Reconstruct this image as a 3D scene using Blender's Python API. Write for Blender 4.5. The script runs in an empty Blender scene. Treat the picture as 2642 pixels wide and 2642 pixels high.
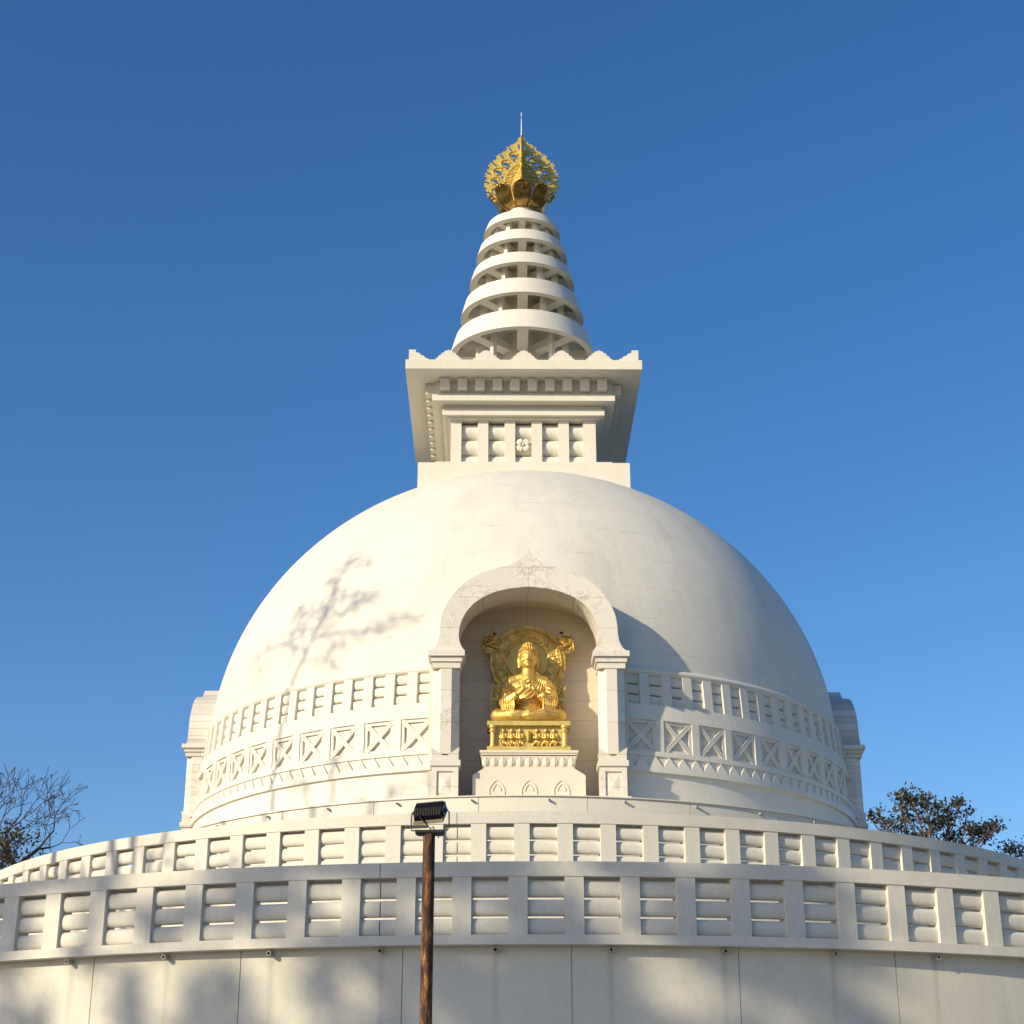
import bpy, bmesh, math, random
from math import sin, cos, pi, radians, sqrt, atan2, tan
from mathutils import Vector, Matrix, noise as mnoise

# ------------------------------------------------------------------ camera, light, exposure
sc = bpy.context.scene
C = sc.collection
CAM_X, CAM_Y, CAM_Z = -0.392, -60.0, 1.6
cam_d = bpy.data.cameras.new('camera')
cam = bpy.data.objects.new('camera', cam_d)
C.objects.link(cam)
cam.location = (CAM_X, CAM_Y, CAM_Z)
cam.rotation_euler = (radians(90 + 21.675), 0, 0)
cam_d.sensor_width = 36.0
cam_d.sensor_fit = 'HORIZONTAL'
cam_d.lens = 36.0 * 4416 / 2642
cam_d.clip_start = 0.1
cam_d.clip_end = 3000
sc.camera = cam

SUN_AZ, SUN_EL = 51.5, 22.0        # degrees left of the viewing axis, behind the camera
sunv = Vector((-sin(radians(SUN_AZ)) * cos(radians(SUN_EL)), -cos(radians(SUN_AZ)) * cos(radians(SUN_EL)), sin(radians(SUN_EL))))
world = bpy.data.worlds.new('World')
sc.world = world
world.use_nodes = True
wn = world.node_tree
wn.nodes.clear()
wo = wn.nodes.new('ShaderNodeOutputWorld')
wb = wn.nodes.new('ShaderNodeBackground')
sky = wn.nodes.new('ShaderNodeTexSky')
sky.sky_type = 'NISHITA'
sky.sun_disc = False
sky.sun_elevation = radians(SUN_EL)
sky.sun_rotation = radians(180 + SUN_AZ)
sky.altitude = 200
sky.air_density = 1.0
sky.dust_density = 0.9
sky.ozone_density = 2.5
wb.inputs['Strength'].default_value = 0.135
hs = wn.nodes.new('ShaderNodeHueSaturation')
hs.inputs['Saturation'].default_value = 1.28
wn.links.new(sky.outputs['Color'], hs.inputs['Color'])
tint = wn.nodes.new('ShaderNodeMix'); tint.data_type = 'RGBA'; tint.blend_type = 'MULTIPLY'
tint.inputs[0].default_value = 1.0; tint.inputs[7].default_value = (1.0, 0.985, 1.08, 1)
wn.links.new(hs.outputs['Color'], tint.inputs[6])
wn.links.new(tint.outputs[2], wb.inputs['Color'])
wn.links.new(wb.outputs['Background'], wo.inputs['Surface'])

sl = bpy.data.lights.new('sun', 'SUN')
sl.energy = 5.0
sl.angle = radians(0.7)
sl.color = (1.0, 0.86, 0.60)
so = bpy.data.objects.new('sun', sl)
C.objects.link(so)
so.rotation_euler = sunv.to_track_quat('Z', 'Y').to_euler()
so.location = (-60, -90, 70)

sc.view_settings.view_transform = 'Standard'
sc.view_settings.look = 'None'
sc.view_settings.exposure = 0.08
sc.view_settings.gamma = 1.0

random.seed(11)
rnd = random.random
def ru(a, b): return a + (b - a) * rnd()

# ------------------------------------------------------------------ materials
def new_mat(name):
    m = bpy.data.materials.new(name)
    m.use_nodes = True
    nt = m.node_tree
    return m, nt, nt.nodes['Principled BSDF']
def N(nt, t, **kw):
    n = nt.nodes.new(t)
    for k, v in kw.items():
        if k.startswith('i_'):
            n.inputs[k[2:].replace('_', ' ')].default_value = v
        else:
            setattr(n, k, v)
    return n
def ramp(nt, src, stops):
    r = nt.nodes.new('ShaderNodeValToRGB')
    el = r.color_ramp.elements
    while len(el) < len(stops): el.new(0.5)
    for e, (p, c) in zip(el, stops):
        e.position = p
        e.color = c if len(c) == 4 else (*c, 1)
    nt.links.new(src, r.inputs[0])
    return r
def mixc(nt, mode, fac, a, b):
    m = nt.nodes.new('ShaderNodeMix')
    m.data_type = 'RGBA'; m.blend_type = mode
    for sock, v in ((m.inputs[0], fac), (m.inputs[6], a), (m.inputs[7], b)):
        if isinstance(v, bpy.types.NodeSocket): nt.links.new(v, sock)
        elif isinstance(v, (int, float)): sock.default_value = v
        else: sock.default_value = (*v, 1)
    return m.outputs[2]
def objco(nt, scale=(1, 1, 1)):
    tc = nt.nodes.new('ShaderNodeTexCoord')
    mp = nt.nodes.new('ShaderNodeMapping')
    mp.inputs['Scale'].default_value = scale
    nt.links.new(tc.outputs['Object'], mp.inputs['Vector'])
    return mp.outputs[0]

def polar(nt, ka, kz):
    tc = nt.nodes.new('ShaderNodeTexCoord'); sp = nt.nodes.new('ShaderNodeSeparateXYZ'); cb = nt.nodes.new('ShaderNodeCombineXYZ')
    nt.links.new(tc.outputs['Object'], sp.inputs[0])
    ng = N(nt, 'ShaderNodeMath', operation='MULTIPLY'); ng.inputs[1].default_value = -1; nt.links.new(sp.outputs['Y'], ng.inputs[0])
    an = N(nt, 'ShaderNodeMath', operation='ARCTAN2'); nt.links.new(sp.outputs['X'], an.inputs[0]); nt.links.new(ng.outputs[0], an.inputs[1])
    m1 = N(nt, 'ShaderNodeMath', operation='MULTIPLY'); m1.inputs[1].default_value = ka; nt.links.new(an.outputs[0], m1.inputs[0])
    m2 = N(nt, 'ShaderNodeMath', operation='MULTIPLY'); m2.inputs[1].default_value = kz; nt.links.new(sp.outputs['Z'], m2.inputs[0])
    nt.links.new(m1.outputs[0], cb.inputs[0]); nt.links.new(m2.outputs[0], cb.inputs[1])
    return cb.outputs[0], an.outputs[0], sp.outputs['Z']
def mth(nt, op, a, b=None):
    n = N(nt, 'ShaderNodeMath', operation=op)
    for i, v in enumerate((a, b)):
        if v is None: continue
        if isinstance(v, (int, float)): n.inputs[i].default_value = v
        else: nt.links.new(v, n.inputs[i])
    return n.outputs[0]
def paint_mat(name, col, stain=0.35, dark=(0.5, 0.48, 0.43), spots=0.0, rough=0.62, bump=0.05, streak=1.0, joints=False, rain=None, drips=None):
    m, nt, b = new_mat(name)
    n1 = N(nt, 'ShaderNodeTexNoise', i_Scale=0.35, i_Detail=6.0, i_Roughness=0.6)
    nt.links.new(objco(nt), n1.inputs['Vector'])
    n2 = N(nt, 'ShaderNodeTexNoise', i_Scale=1.0, i_Detail=7.0, i_Roughness=0.65)
    nt.links.new(objco(nt, (2.2, 2.2, 0.35)), n2.inputs['Vector'])
    r1 = ramp(nt, n1.outputs['Fac'], [(0.4, (0, 0, 0)), (0.72, (1, 1, 1))])
    r2 = ramp(nt, n2.outputs['Fac'], [(0.45, (0, 0, 0)), (0.75, (1, 1, 1))])
    c = mixc(nt, 'MIX', r1.outputs[0], col, tuple(x * 0.93 for x in col))
    mm = N(nt, 'ShaderNodeMath', operation='MULTIPLY'); mm.inputs[1].default_value = stain * streak
    nt.links.new(r2.outputs[0], mm.inputs[0])
    c = mixc(nt, 'MIX', mm.outputs[0], c, dark)
    n3 = N(nt, 'ShaderNodeTexNoise', i_Scale=9.0, i_Detail=8.0, i_Roughness=0.75)
    nt.links.new(objco(nt), n3.inputs['Vector'])
    r3 = ramp(nt, n3.outputs['Fac'], [(0.3, (0.9, 0.9, 0.9)), (0.6, (1.03, 1.03, 1.03))])
    c = mixc(nt, 'MULTIPLY', 0.8, c, r3.outputs[0])
    if spots:
        v = N(nt, 'ShaderNodeTexNoise', i_Scale=7.0, i_Detail=3.0, i_Roughness=0.75)
        nt.links.new(objco(nt, (1, 1, 0.6)), v.inputs['Vector'])
        r4 = ramp(nt, v.outputs['Fac'], [(0.69, (0, 0, 0)), (0.76, (1, 1, 1))])
        m4 = N(nt, 'ShaderNodeMath', operation='MULTIPLY'); m4.inputs[1].default_value = spots
        nt.links.new(r4.outputs[0], m4.inputs[0])
        c = mixc(nt, 'MIX', m4.outputs[0], c, (0.16, 0.14, 0.12))
    if joints:   # thin broken horizontal shell joints of the dome
        tc = nt.nodes.new('ShaderNodeTexCoord')
        sp = nt.nodes.new('ShaderNodeSeparateXYZ')
        nt.links.new(tc.outputs['Object'], sp.inputs[0])
        a = N(nt, 'ShaderNodeMath', operation='MULTIPLY'); a.inputs[1].default_value = 1 / 1.12
        nt.links.new(sp.outputs['Z'], a.inputs[0])
        fr = N(nt, 'ShaderNodeMath', operation='FRACT'); nt.links.new(a.outputs[0], fr.inputs[0])
        lt = N(nt, 'ShaderNodeMath', operation='LESS_THAN'); lt.inputs[1].default_value = 0.016
        nt.links.new(fr.outputs[0], lt.inputs[0])
        nj = N(nt, 'ShaderNodeTexNoise', i_Scale=1.1, i_Detail=4.0, i_Roughness=0.8)
        nt.links.new(objco(nt, (1, 1, 2)), nj.inputs['Vector'])
        rj = ramp(nt, nj.outputs['Fac'], [(0.43, (0, 0, 0)), (0.60, (0.5, 0.5, 0.5))])
        mj = N(nt, 'ShaderNodeMath', operation='MULTIPLY')
        nt.links.new(lt.outputs[0], mj.inputs[0]); nt.links.new(rj.outputs[0], mj.inputs[1])
        c = mixc(nt, 'MIX', mj.outputs[0], c, (0.22, 0.2, 0.18))
    if rain:
        pv, _, _ = polar(nt, rain[0], rain[1])
        nr = N(nt, 'ShaderNodeTexNoise', i_Scale=1.0, i_Detail=6.0, i_Roughness=0.6, i_Distortion=0.3)
        nt.links.new(pv, nr.inputs['Vector'])
        rr_ = ramp(nt, nr.outputs['Fac'], [(0.48, (0, 0, 0)), (0.72, (1, 1, 1))])
        nb = N(nt, 'ShaderNodeTexNoise', i_Scale=0.22, i_Detail=3.0); nt.links.new(objco(nt), nb.inputs['Vector'])
        rb = ramp(nt, nb.outputs['Fac'], [(0.42, (0, 0, 0)), (0.6, (1, 1, 1))])
        c = mixc(nt, 'MIX', mth(nt, 'MULTIPLY', mth(nt, 'MULTIPLY', rr_.outputs[0], rb.outputs[0]), rain[2]), c, (0.42, 0.38, 0.32))
    if drips:    # run marks below every spout: first angle, pitch, height of the spout, length
        a0, pitch, z0, ln = drips
        _, an, zz = polar(nt, 1, 1)
        u = mth(nt, 'FRACT', mth(nt, 'ADD', mth(nt, 'DIVIDE', mth(nt, 'SUBTRACT', an, a0), pitch), 0.5))
        dist = mth(nt, 'ABSOLUTE', mth(nt, 'SUBTRACT', u, 0.5))
        nd = N(nt, 'ShaderNodeTexNoise', i_Scale=1.0, i_Detail=5.0); pv, _, _ = polar(nt, 120, 0.8); nt.links.new(pv, nd.inputs['Vector'])
        wv = mth(nt, 'MULTIPLY', nd.outputs['Fac'], 0.09)
        core = mth(nt, 'MAXIMUM', mth(nt, 'SUBTRACT', 1.0, mth(nt, 'DIVIDE', dist, wv)), 0.0)
        dz = mth(nt, 'DIVIDE', mth(nt, 'SUBTRACT', z0, zz), ln)
        fade = mth(nt, 'MAXIMUM', mth(nt, 'SUBTRACT', 1.0, dz), 0.0)
        on = mth(nt, 'GREATER_THAN', dz, 0.0)
        k = mth(nt, 'MULTIPLY', mth(nt, 'MULTIPLY', core, fade), mth(nt, 'MULTIPLY', on, 0.4))
        c = mixc(nt, 'MIX', k, c, (0.27, 0.25, 0.21))
    nt.links.new(c, b.inputs['Base Color'])
    b.inputs['Roughness'].default_value = rough
    b.inputs['Specular IOR Level'].default_value = 0.35
    bp = N(nt, 'ShaderNodeBump'); bp.inputs['Strength'].default_value = bump * 4; bp.inputs['Distance'].default_value = 0.02
    nt.links.new(n3.outputs['Fac'], bp.inputs['Height'])
    nt.links.new(bp.outputs[0], b.inputs['Normal'])
    return m

M = {}
WHITE = (0.725, 0.69, 0.60)
M['dome'] = paint_mat('dome_paint', WHITE, stain=0.30, joints=True, bump=0.03, rain=(7.0, 0.16, 0.42))
M['white'] = paint_mat('white_painted_stone', WHITE, stain=0.15, bump=0.03)
M['wall'] = paint_mat('weathered_white_wall', (0.61, 0.585, 0.505), stain=0.35, spots=0.5, bump=0.06, rain=(34.0, 0.35, 0.30), drips=(radians(-22.4), radians(5.05), 6.02, 2.6))
M['rail'] = paint_mat('weathered_white_rail', (0.65, 0.62, 0.54), stain=0.45, spots=0.35, bump=0.05)

def marble_mat(name, col, brick=None, vein=0.5):
    m, nt, b = new_mat(name)
    w = N(nt, 'ShaderNodeTexNoise', i_Scale=1.6, i_Detail=9.0, i_Roughness=0.72, i_Distortion=1.3)
    nt.links.new(objco(nt), w.inputs['Vector'])
    r = ramp(nt, w.outputs['Fac'], [(0.47, (0, 0, 0)), (0.505, (1, 1, 1)), (0.54, (0, 0, 0))])
    n2 = N(nt, 'ShaderNodeTexNoise', i_Scale=0.9, i_Detail=5.0)
    nt.links.new(objco(nt), n2.inputs['Vector'])
    r2 = ramp(nt, n2.outputs['Fac'], [(0.5, (0, 0, 0)), (0.66, (1, 1, 1))])
    mm = N(nt, 'ShaderNodeMath', operation='MULTIPLY'); nt.links.new(r.outputs[0], mm.inputs[0]); nt.links.new(r2.outputs[0], mm.inputs[1])
    m2 = N(nt, 'ShaderNodeMath', operation='MULTIPLY'); m2.inputs[1].default_value = vein; nt.links.new(mm.outputs[0], m2.inputs[0])
    c = mixc(nt, 'MIX', m2.outputs[0], col, (0.33, 0.31, 0.28))
    r5 = ramp(nt, n2.outputs['Fac'], [(0.3, (0.93, 0.93, 0.93)), (0.7, (1.03, 1.02, 1.0))])
    c = mixc(nt, 'MULTIPLY', 1.0, c, r5.outputs[0])
    if brick:
        bw, bh, ax, mort, tone = brick
        tc = nt.nodes.new('ShaderNodeTexCoord'); sp = nt.nodes.new('ShaderNodeSeparateXYZ'); cb = nt.nodes.new('ShaderNodeCombineXYZ')
        nt.links.new(tc.outputs['Object'], sp.inputs[0])
        nt.links.new(sp.outputs[ax], cb.inputs[0]); nt.links.new(sp.outputs['Z'], cb.inputs[1])
        bt = nt.nodes.new('ShaderNodeTexBrick')
        bt.inputs['Scale'].default_value = 1.0
        bt.inputs['Brick Width'].default_value = bw; bt.inputs['Row Height'].default_value = bh
        bt.inputs['Mortar Size'].default_value = mort; bt.inputs['Mortar Smooth'].default_value = 0.0
        bt.inputs['Color1'].default_value = (1, 1, 1, 1); bt.inputs['Color2'].default_value = (tone, tone, tone * 0.97, 1)
        bt.inputs['Mortar'].default_value = (0.62, 0.59, 0.55, 1)
        nt.links.new(cb.outputs[0], bt.inputs['Vector'])
        c = mixc(nt, 'MULTIPLY', 1.0, c, bt.outputs['Color'])
    nt.links.new(c, b.inputs['Base Color'])
    b.inputs['Roughness'].default_value = 0.5
    return m
M['marble'] = marble_mat('veined_marble_cladding', (0.74, 0.69, 0.62), (3.0, 0.95, 'X', 0.008, 0.96), 0.75)
M['marble_in'] = marble_mat('niche_lining', (0.76, 0.64, 0.50), (2.2, 0.62, 'X', 0.006, 0.97), 0.25)
M['marble_side'] = marble_mat('stacked_marble_courses', (0.70, 0.665, 0.61), (1.1, 0.26, 'Y', 0.010, 0.74), 0.6)
M['marble_sidex'] = marble_mat('stacked_marble_courses_front', (0.68, 0.645, 0.59), (0.9, 0.26, 'X', 0.010, 0.72), 0.6)
M['pedestal'] = marble_mat('carved_cream_marble', (0.74, 0.66, 0.55), None, 0.2)

def gold_mat(name, col, rough, metal=0.85, nscale=6.0, bump=0.0, bscale=20.0, var=0.25):
    m, nt, b = new_mat(name)
    n = N(nt, 'ShaderNodeTexNoise', i_Scale=nscale, i_Detail=5.0)
    nt.links.new(objco(nt), n.inputs['Vector'])
    r = ramp(nt, n.outputs['Fac'], [(0.35, tuple(x * (1 - var) for x in col)), (0.65, col)])
    nt.links.new(r.outputs[0], b.inputs['Base Color'])
    b.inputs['Metallic'].default_value = metal
    b.inputs['Roughness'].default_value = rough
    if bump:
        v = N(nt, 'ShaderNodeTexVoronoi', i_Scale=bscale); v.feature = 'SMOOTH_F1'
        nt.links.new(objco(nt), v.inputs['Vector'])
        bp = N(nt, 'ShaderNodeBump'); bp.inputs['Strength'].default_value = bump; bp.inputs['Distance'].default_value = 0.03
        nt.links.new(v.outputs['Distance'], bp.inputs['Height']); nt.links.new(bp.outputs[0], b.inputs['Normal'])
    return m
M['gold'] = gold_mat('gilded_statue', (0.84, 0.55, 0.15), 0.43, metal=0.62)
M['gold_flat'] = gold_mat('gold_paint_panel', (0.72, 0.54, 0.17), 0.5, metal=0.3)
M['gold_relief'] = gold_mat('carved_gold_relief', (0.74, 0.49, 0.13), 0.42, metal=0.6, bump=1.0, bscale=11.0, var=0.4)
M['gold_fin'] = gold_mat('finial_gold', (0.78, 0.58, 0.15), 0.42, metal=0.45, var=0.3)
M['gold_dark'] = gold_mat('tarnished_petal_gold', (0.42, 0.27, 0.08), 0.25, metal=0.9, var=0.4)
M['gold_edge'] = gold_mat('brown_gilt_edge', (0.38, 0.19, 0.05), 0.4, metal=0.7)

def plain(name, col, rough=0.6, metal=0.0, nz=0.15, scale=8.0):
    m, nt, b = new_mat(name)
    n = N(nt, 'ShaderNodeTexNoise', i_Scale=scale, i_Detail=4.0)
    nt.links.new(objco(nt), n.inputs['Vector'])
    r = ramp(nt, n.outputs['Fac'], [(0.3, tuple(x * (1 - nz) for x in col)), (0.7, tuple(min(1, x * (1 + nz)) for x in col))])
    nt.links.new(r.outputs[0], b.inputs['Base Color'])
    b.inputs['Roughness'].default_value = rough; b.inputs['Metallic'].default_value = metal
    return m
M['dark_metal'] = plain('black_cast_metal', (0.028, 0.026, 0.026), 0.45, 0.3)
M['wire'] = plain('dull_grey_bracket', (0.12, 0.10, 0.085), 0.5, 0.6)
M['cream_frame'] = plain('cream_lamp_rim', (0.42, 0.36, 0.24), 0.6)
M['pipe'] = plain('plastic_spout', (0.36, 0.34, 0.30), 0.6)
M['pipe_in'] = plain('dark_bore', (0.03, 0.03, 0.03), 0.9)
M['rod'] = plain('steel_rod', (0.42, 0.44, 0.44), 0.4, 0.8)
M['bark'] = plain('brown_bark', (0.05, 0.036, 0.03), 0.9, 0, 0.35, 3.0)
M['bark_red'] = plain('reddish_bark', (0.16, 0.095, 0.075), 0.9, 0, 0.3, 3.0)
M['deck'] = plain('terrace_paving', (0.30, 0.28, 0.25), 0.85, 0, 0.15, 1.2)

def leaf_mat(name, a, bcol, scale=0.7):
    m, nt, b = new_mat(name)
    n = N(nt, 'ShaderNodeTexNoise', i_Scale=scale, i_Detail=3.0)
    nt.links.new(objco(nt), n.inputs['Vector'])
    r = ramp(nt, n.outputs['Fac'], [(0.38, a), (0.62, bcol)])
    nt.links.new(r.outputs[0], b.inputs['Base Color'])
    b.inputs['Roughness'].default_value = 0.6
    tr = nt.nodes.new('ShaderNodeBsdfTranslucent'); nt.links.new(r.outputs[0], tr.inputs['Color'])
    ms = nt.nodes.new('ShaderNodeMixShader'); ms.inputs[0].default_value = 0.25
    out = nt.nodes['Material Output']
    nt.links.new(b.outputs[0], ms.inputs[1]); nt.links.new(tr.outputs[0], ms.inputs[2]); nt.links.new(ms.outputs[0], out.inputs['Surface'])
    return m
M['leaf'] = leaf_mat('olive_leaves', (0.035, 0.036, 0.022), (0.10, 0.085, 0.045))
M['leaf_dry'] = leaf_mat('dry_brown_leaves', (0.05, 0.035, 0.03), (0.11, 0.08, 0.05))
M['leaf_green'] = leaf_mat('green_leaves', (0.04, 0.07, 0.02), (0.08, 0.11, 0.035))

def rust_mat():
    m, nt, b = new_mat('rusty_painted_steel')
    n = N(nt, 'ShaderNodeTexNoise', i_Scale=4.0, i_Detail=9.0, i_Roughness=0.75)
    nt.links.new(objco(nt, (7, 7, 1.5)), n.inputs['Vector'])
    r = ramp(nt, n.outputs['Fac'], [(0.44, (0.022, 0.010, 0.006)), (0.52, (0.085, 0.028, 0.012)), (0.585, (0.24, 0.10, 0.025)), (0.70, (0.60, 0.36, 0.09))])
    nt.links.new(r.outputs[0], b.inputs['Base Color'])
    b.inputs['Roughness'].default_value = 0.75; b.inputs['Metallic'].default_value = 0.1
    bp = N(nt, 'ShaderNodeBump'); bp.inputs['Strength'].default_value = 0.5; bp.inputs['Distance'].default_value = 0.004
    nt.links.new(n.outputs['Fac'], bp.inputs['Height']); nt.links.new(bp.outputs[0], b.inputs['Normal'])
    return m
M['rust'] = rust_mat()
def ground_mat():
    m, nt, b = new_mat('dry_lawn')
    n = N(nt, 'ShaderNodeTexNoise', i_Scale=0.15, i_Detail=9.0, i_Roughness=0.7)
    nt.links.new(objco(nt), n.inputs['Vector'])
    r = ramp(nt, n.outputs['Fac'], [(0.35, (0.05, 0.065, 0.025)), (0.5, (0.10, 0.09, 0.045)), (0.68, (0.16, 0.13, 0.085))])
    nt.links.new(r.outputs[0], b.inputs['Base Color']); b.inputs['Roughness'].default_value = 0.95
    return m
M['ground'] = ground_mat()

# ------------------------------------------------------------------ mesh helpers
class MB:
    def __init__(s): s.v = []; s.f = []; s.mi = []; s.cur = 0
    def add(s, vs, fs):
        o = len(s.v); s.v += [tuple(v) for v in vs]
        for f in fs: s.f.append([i + o for i in f]); s.mi.append(s.cur)
    def box(s, x0, x1, y0, y1, z0, z1, mat=None):
        vs = [(x, y, z) for z in (z0, z1) for y in (y0, y1) for x in (x0, x1)]
        if mat is not None: vs = [tuple(mat @ Vector(v)) for v in vs]
        s.add(vs, [(0, 2, 3, 1), (4, 5, 7, 6), (0, 1, 5, 4), (2, 6, 7, 3), (0, 4, 6, 2), (1, 3, 7, 5)])
    def loft(s, rings, closed=True, caps=True):
        n = len(rings[0]); vs = [p for r in rings for p in r]; fs = []
        for k in range(len(rings) - 1):
            for i in range(n if closed else n - 1):
                j = (i + 1) % n
                fs.append((k * n + i, k * n + j, (k + 1) * n + j, (k + 1) * n + i))
        if caps: fs.append(tuple(range(n - 1, -1, -1))); fs.append(tuple((len(rings) - 1) * n + i for i in range(n)))
        s.add(vs, fs)
    def prism(s, poly, y0, y1):
        """polygon in (x,z) extruded along y"""
        n = len(poly)
        s.add([(x, y0, z) for x, z in poly] + [(x, y1, z) for x, z in poly],
              [tuple(range(n)), tuple(range(2 * n - 1, n - 1, -1))] + [(i, i + n, (i + 1) % n + n, (i + 1) % n) for i in range(n)])
    def lathe(s, prof, segs=96, a0=0, a1=2 * pi, cx=0, cy=0, close=False):
        full = abs(a1 - a0 - 2 * pi) < 1e-6
        n = segs if full else segs + 1
        vs = []
        for i in range(n):
            a = a0 + (a1 - a0) * i / segs
            for r, z in prof: vs.append((cx + r * sin(a), cy - r * cos(a), z))
        m = len(prof); fs = []
        for i in range(segs):
            j = (i + 1) % n
            for k in range(m if close else m - 1):
                l = (k + 1) % m
                fs.append((i * m + k, j * m + k, j * m + l, i * m + l))
        if close and not full:
            fs.append(tuple(range(m))); fs.append(tuple((n - 1) * m + k for k in range(m - 1, -1, -1)))
        s.add(vs, fs)
    def arc(s, r0, r1, z0, z1, a0, a1, segs):
        s.lathe([(r0, z0), (r1, z0), (r1, z1), (r0, z1)], segs, a0, a1, close=True)
    def tube(s, pts, rads, n=6, caps=True):
        pts = [Vector(p) for p in pts]
        if not hasattr(rads, '__len__'): rads = [rads] * len(pts)
        rings = []; prev = None
        for i, p in enumerate(pts):
            d = (pts[min(i + 1, len(pts) - 1)] - pts[max(i - 1, 0)])
            if d.length < 1e-9: d = Vector((0, 0, 1))
            d.normalize()
            if prev is None:
                u = d.orthogonal().normalized()
            else:
                u = prev - d * prev.dot(d)
                u = u.normalized() if u.length > 1e-6 else d.orthogonal().normalized()
            prev = u; w = d.cross(u)
            rings.append([tuple(p + (u * cos(2 * pi * k / n) + w * sin(2 * pi * k / n)) * rads[i]) for k in range(n)])
        s.loft(rings, True, caps)
    def ell(s, c, r, rot=None, nu=14, nv=9):
        c = Vector(c); vs = []; fs = []
        for j in range(1, nv):
            t = pi * j / nv
            for i in range(nu):
                a = 2 * pi * i / nu
                p = Vector((r[0] * sin(t) * cos(a), r[1] * sin(t) * sin(a), r[2] * cos(t)))
                if rot is not None: p = rot @ p
                vs.append(tuple(c + p))
        top = Vector((0, 0, r[2])); bot = Vector((0, 0, -r[2]))
        if rot is not None: top = rot @ top; bot = rot @ bot
        vs += [tuple(c + top), tuple(c + bot)]
        T = len(vs) - 2; B = T + 1
        for j in range(nv - 2):
            for i in range(nu):
                k = (i + 1) % nu
                fs.append((j * nu + i, (j + 1) * nu + i, (j + 1) * nu + k, j * nu + k))
        for i in range(nu):
            k = (i + 1) % nu
            fs.append((T, i, k)); fs.append((B, (nv - 2) * nu + k, (nv - 2) * nu + i))
        s.add(vs, fs)
    def mesh(s, name, mats, smooth=None):
        me = bpy.data.meshes.new(name)
        me.from_pydata(s.v, [], s.f)
        if not isinstance(mats, (list, tuple)): mats = [mats]
        for m in mats: me.materials.append(m)
        if len(mats) > 1: me.polygons.foreach_set('material_index', s.mi)
        bm = bmesh.new(); bm.from_mesh(me)
        bmesh.ops.recalc_face_normals(bm, faces=bm.faces)
        bm.to_mesh(me); bm.free()
        if smooth:
            me.polygons.foreach_set('use_smooth', [True] * len(me.polygons))
            me.set_sharp_from_angle(angle=radians(smooth))
        me.update()
        return me
    def build(s, name, mats, parent=None, smooth=None, loc=None, rotz=0):
        o = bpy.data.objects.new(name, s.mesh(name, mats, smooth))
        C.objects.link(o)
        if parent is not None: o.parent = parent
        if loc is not None: o.location = loc
        if rotz: o.rotation_euler = (0, 0, rotz)
        return o

def tag(o, label=None, cat=None, group=None, kind=None):
    if label: o['label'] = label
    if cat: o['category'] = cat
    if group: o['group'] = group
    if kind: o['kind'] = kind
    return o
def thing(name, label, cat, loc=(0, 0, 0), rotz=0, group=None):
    o = bpy.data.objects.new(name, None); C.objects.link(o)
    o.location = loc; o.rotation_euler = (0, 0, rotz); o.empty_display_size = 0.5
    return tag(o, label, cat, group)
def dup(o, parent, rotz=None, loc=None):
    c = o.copy(); C.objects.link(c); c.parent = parent
    if rotz is not None: c.rotation_euler = (0, 0, rotz)
    if loc is not None: c.location = loc
    return c
def rep(first, parent, angles):
    """first part sits at angles[0]; copies follow, sharing the mesh"""
    first.rotation_euler = (0, 0, angles[0])
    for a in angles[1:]: dup(first, parent, a)

# ------------------------------------------------------------------ setting: ground
g = MB(); g.add([(-1500, -1500, 0), (1500, -1500, 0), (1500, 1500, 0), (-1500, 1500, 0)], [(0, 1, 2, 3)])
tag(g.build('ground', M['ground']), kind='structure')
g = MB(); g.lathe([(25.9, 0.004), (40.0, 0.004)], 128); tag(g.build('path', M['deck']), kind='structure')

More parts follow.
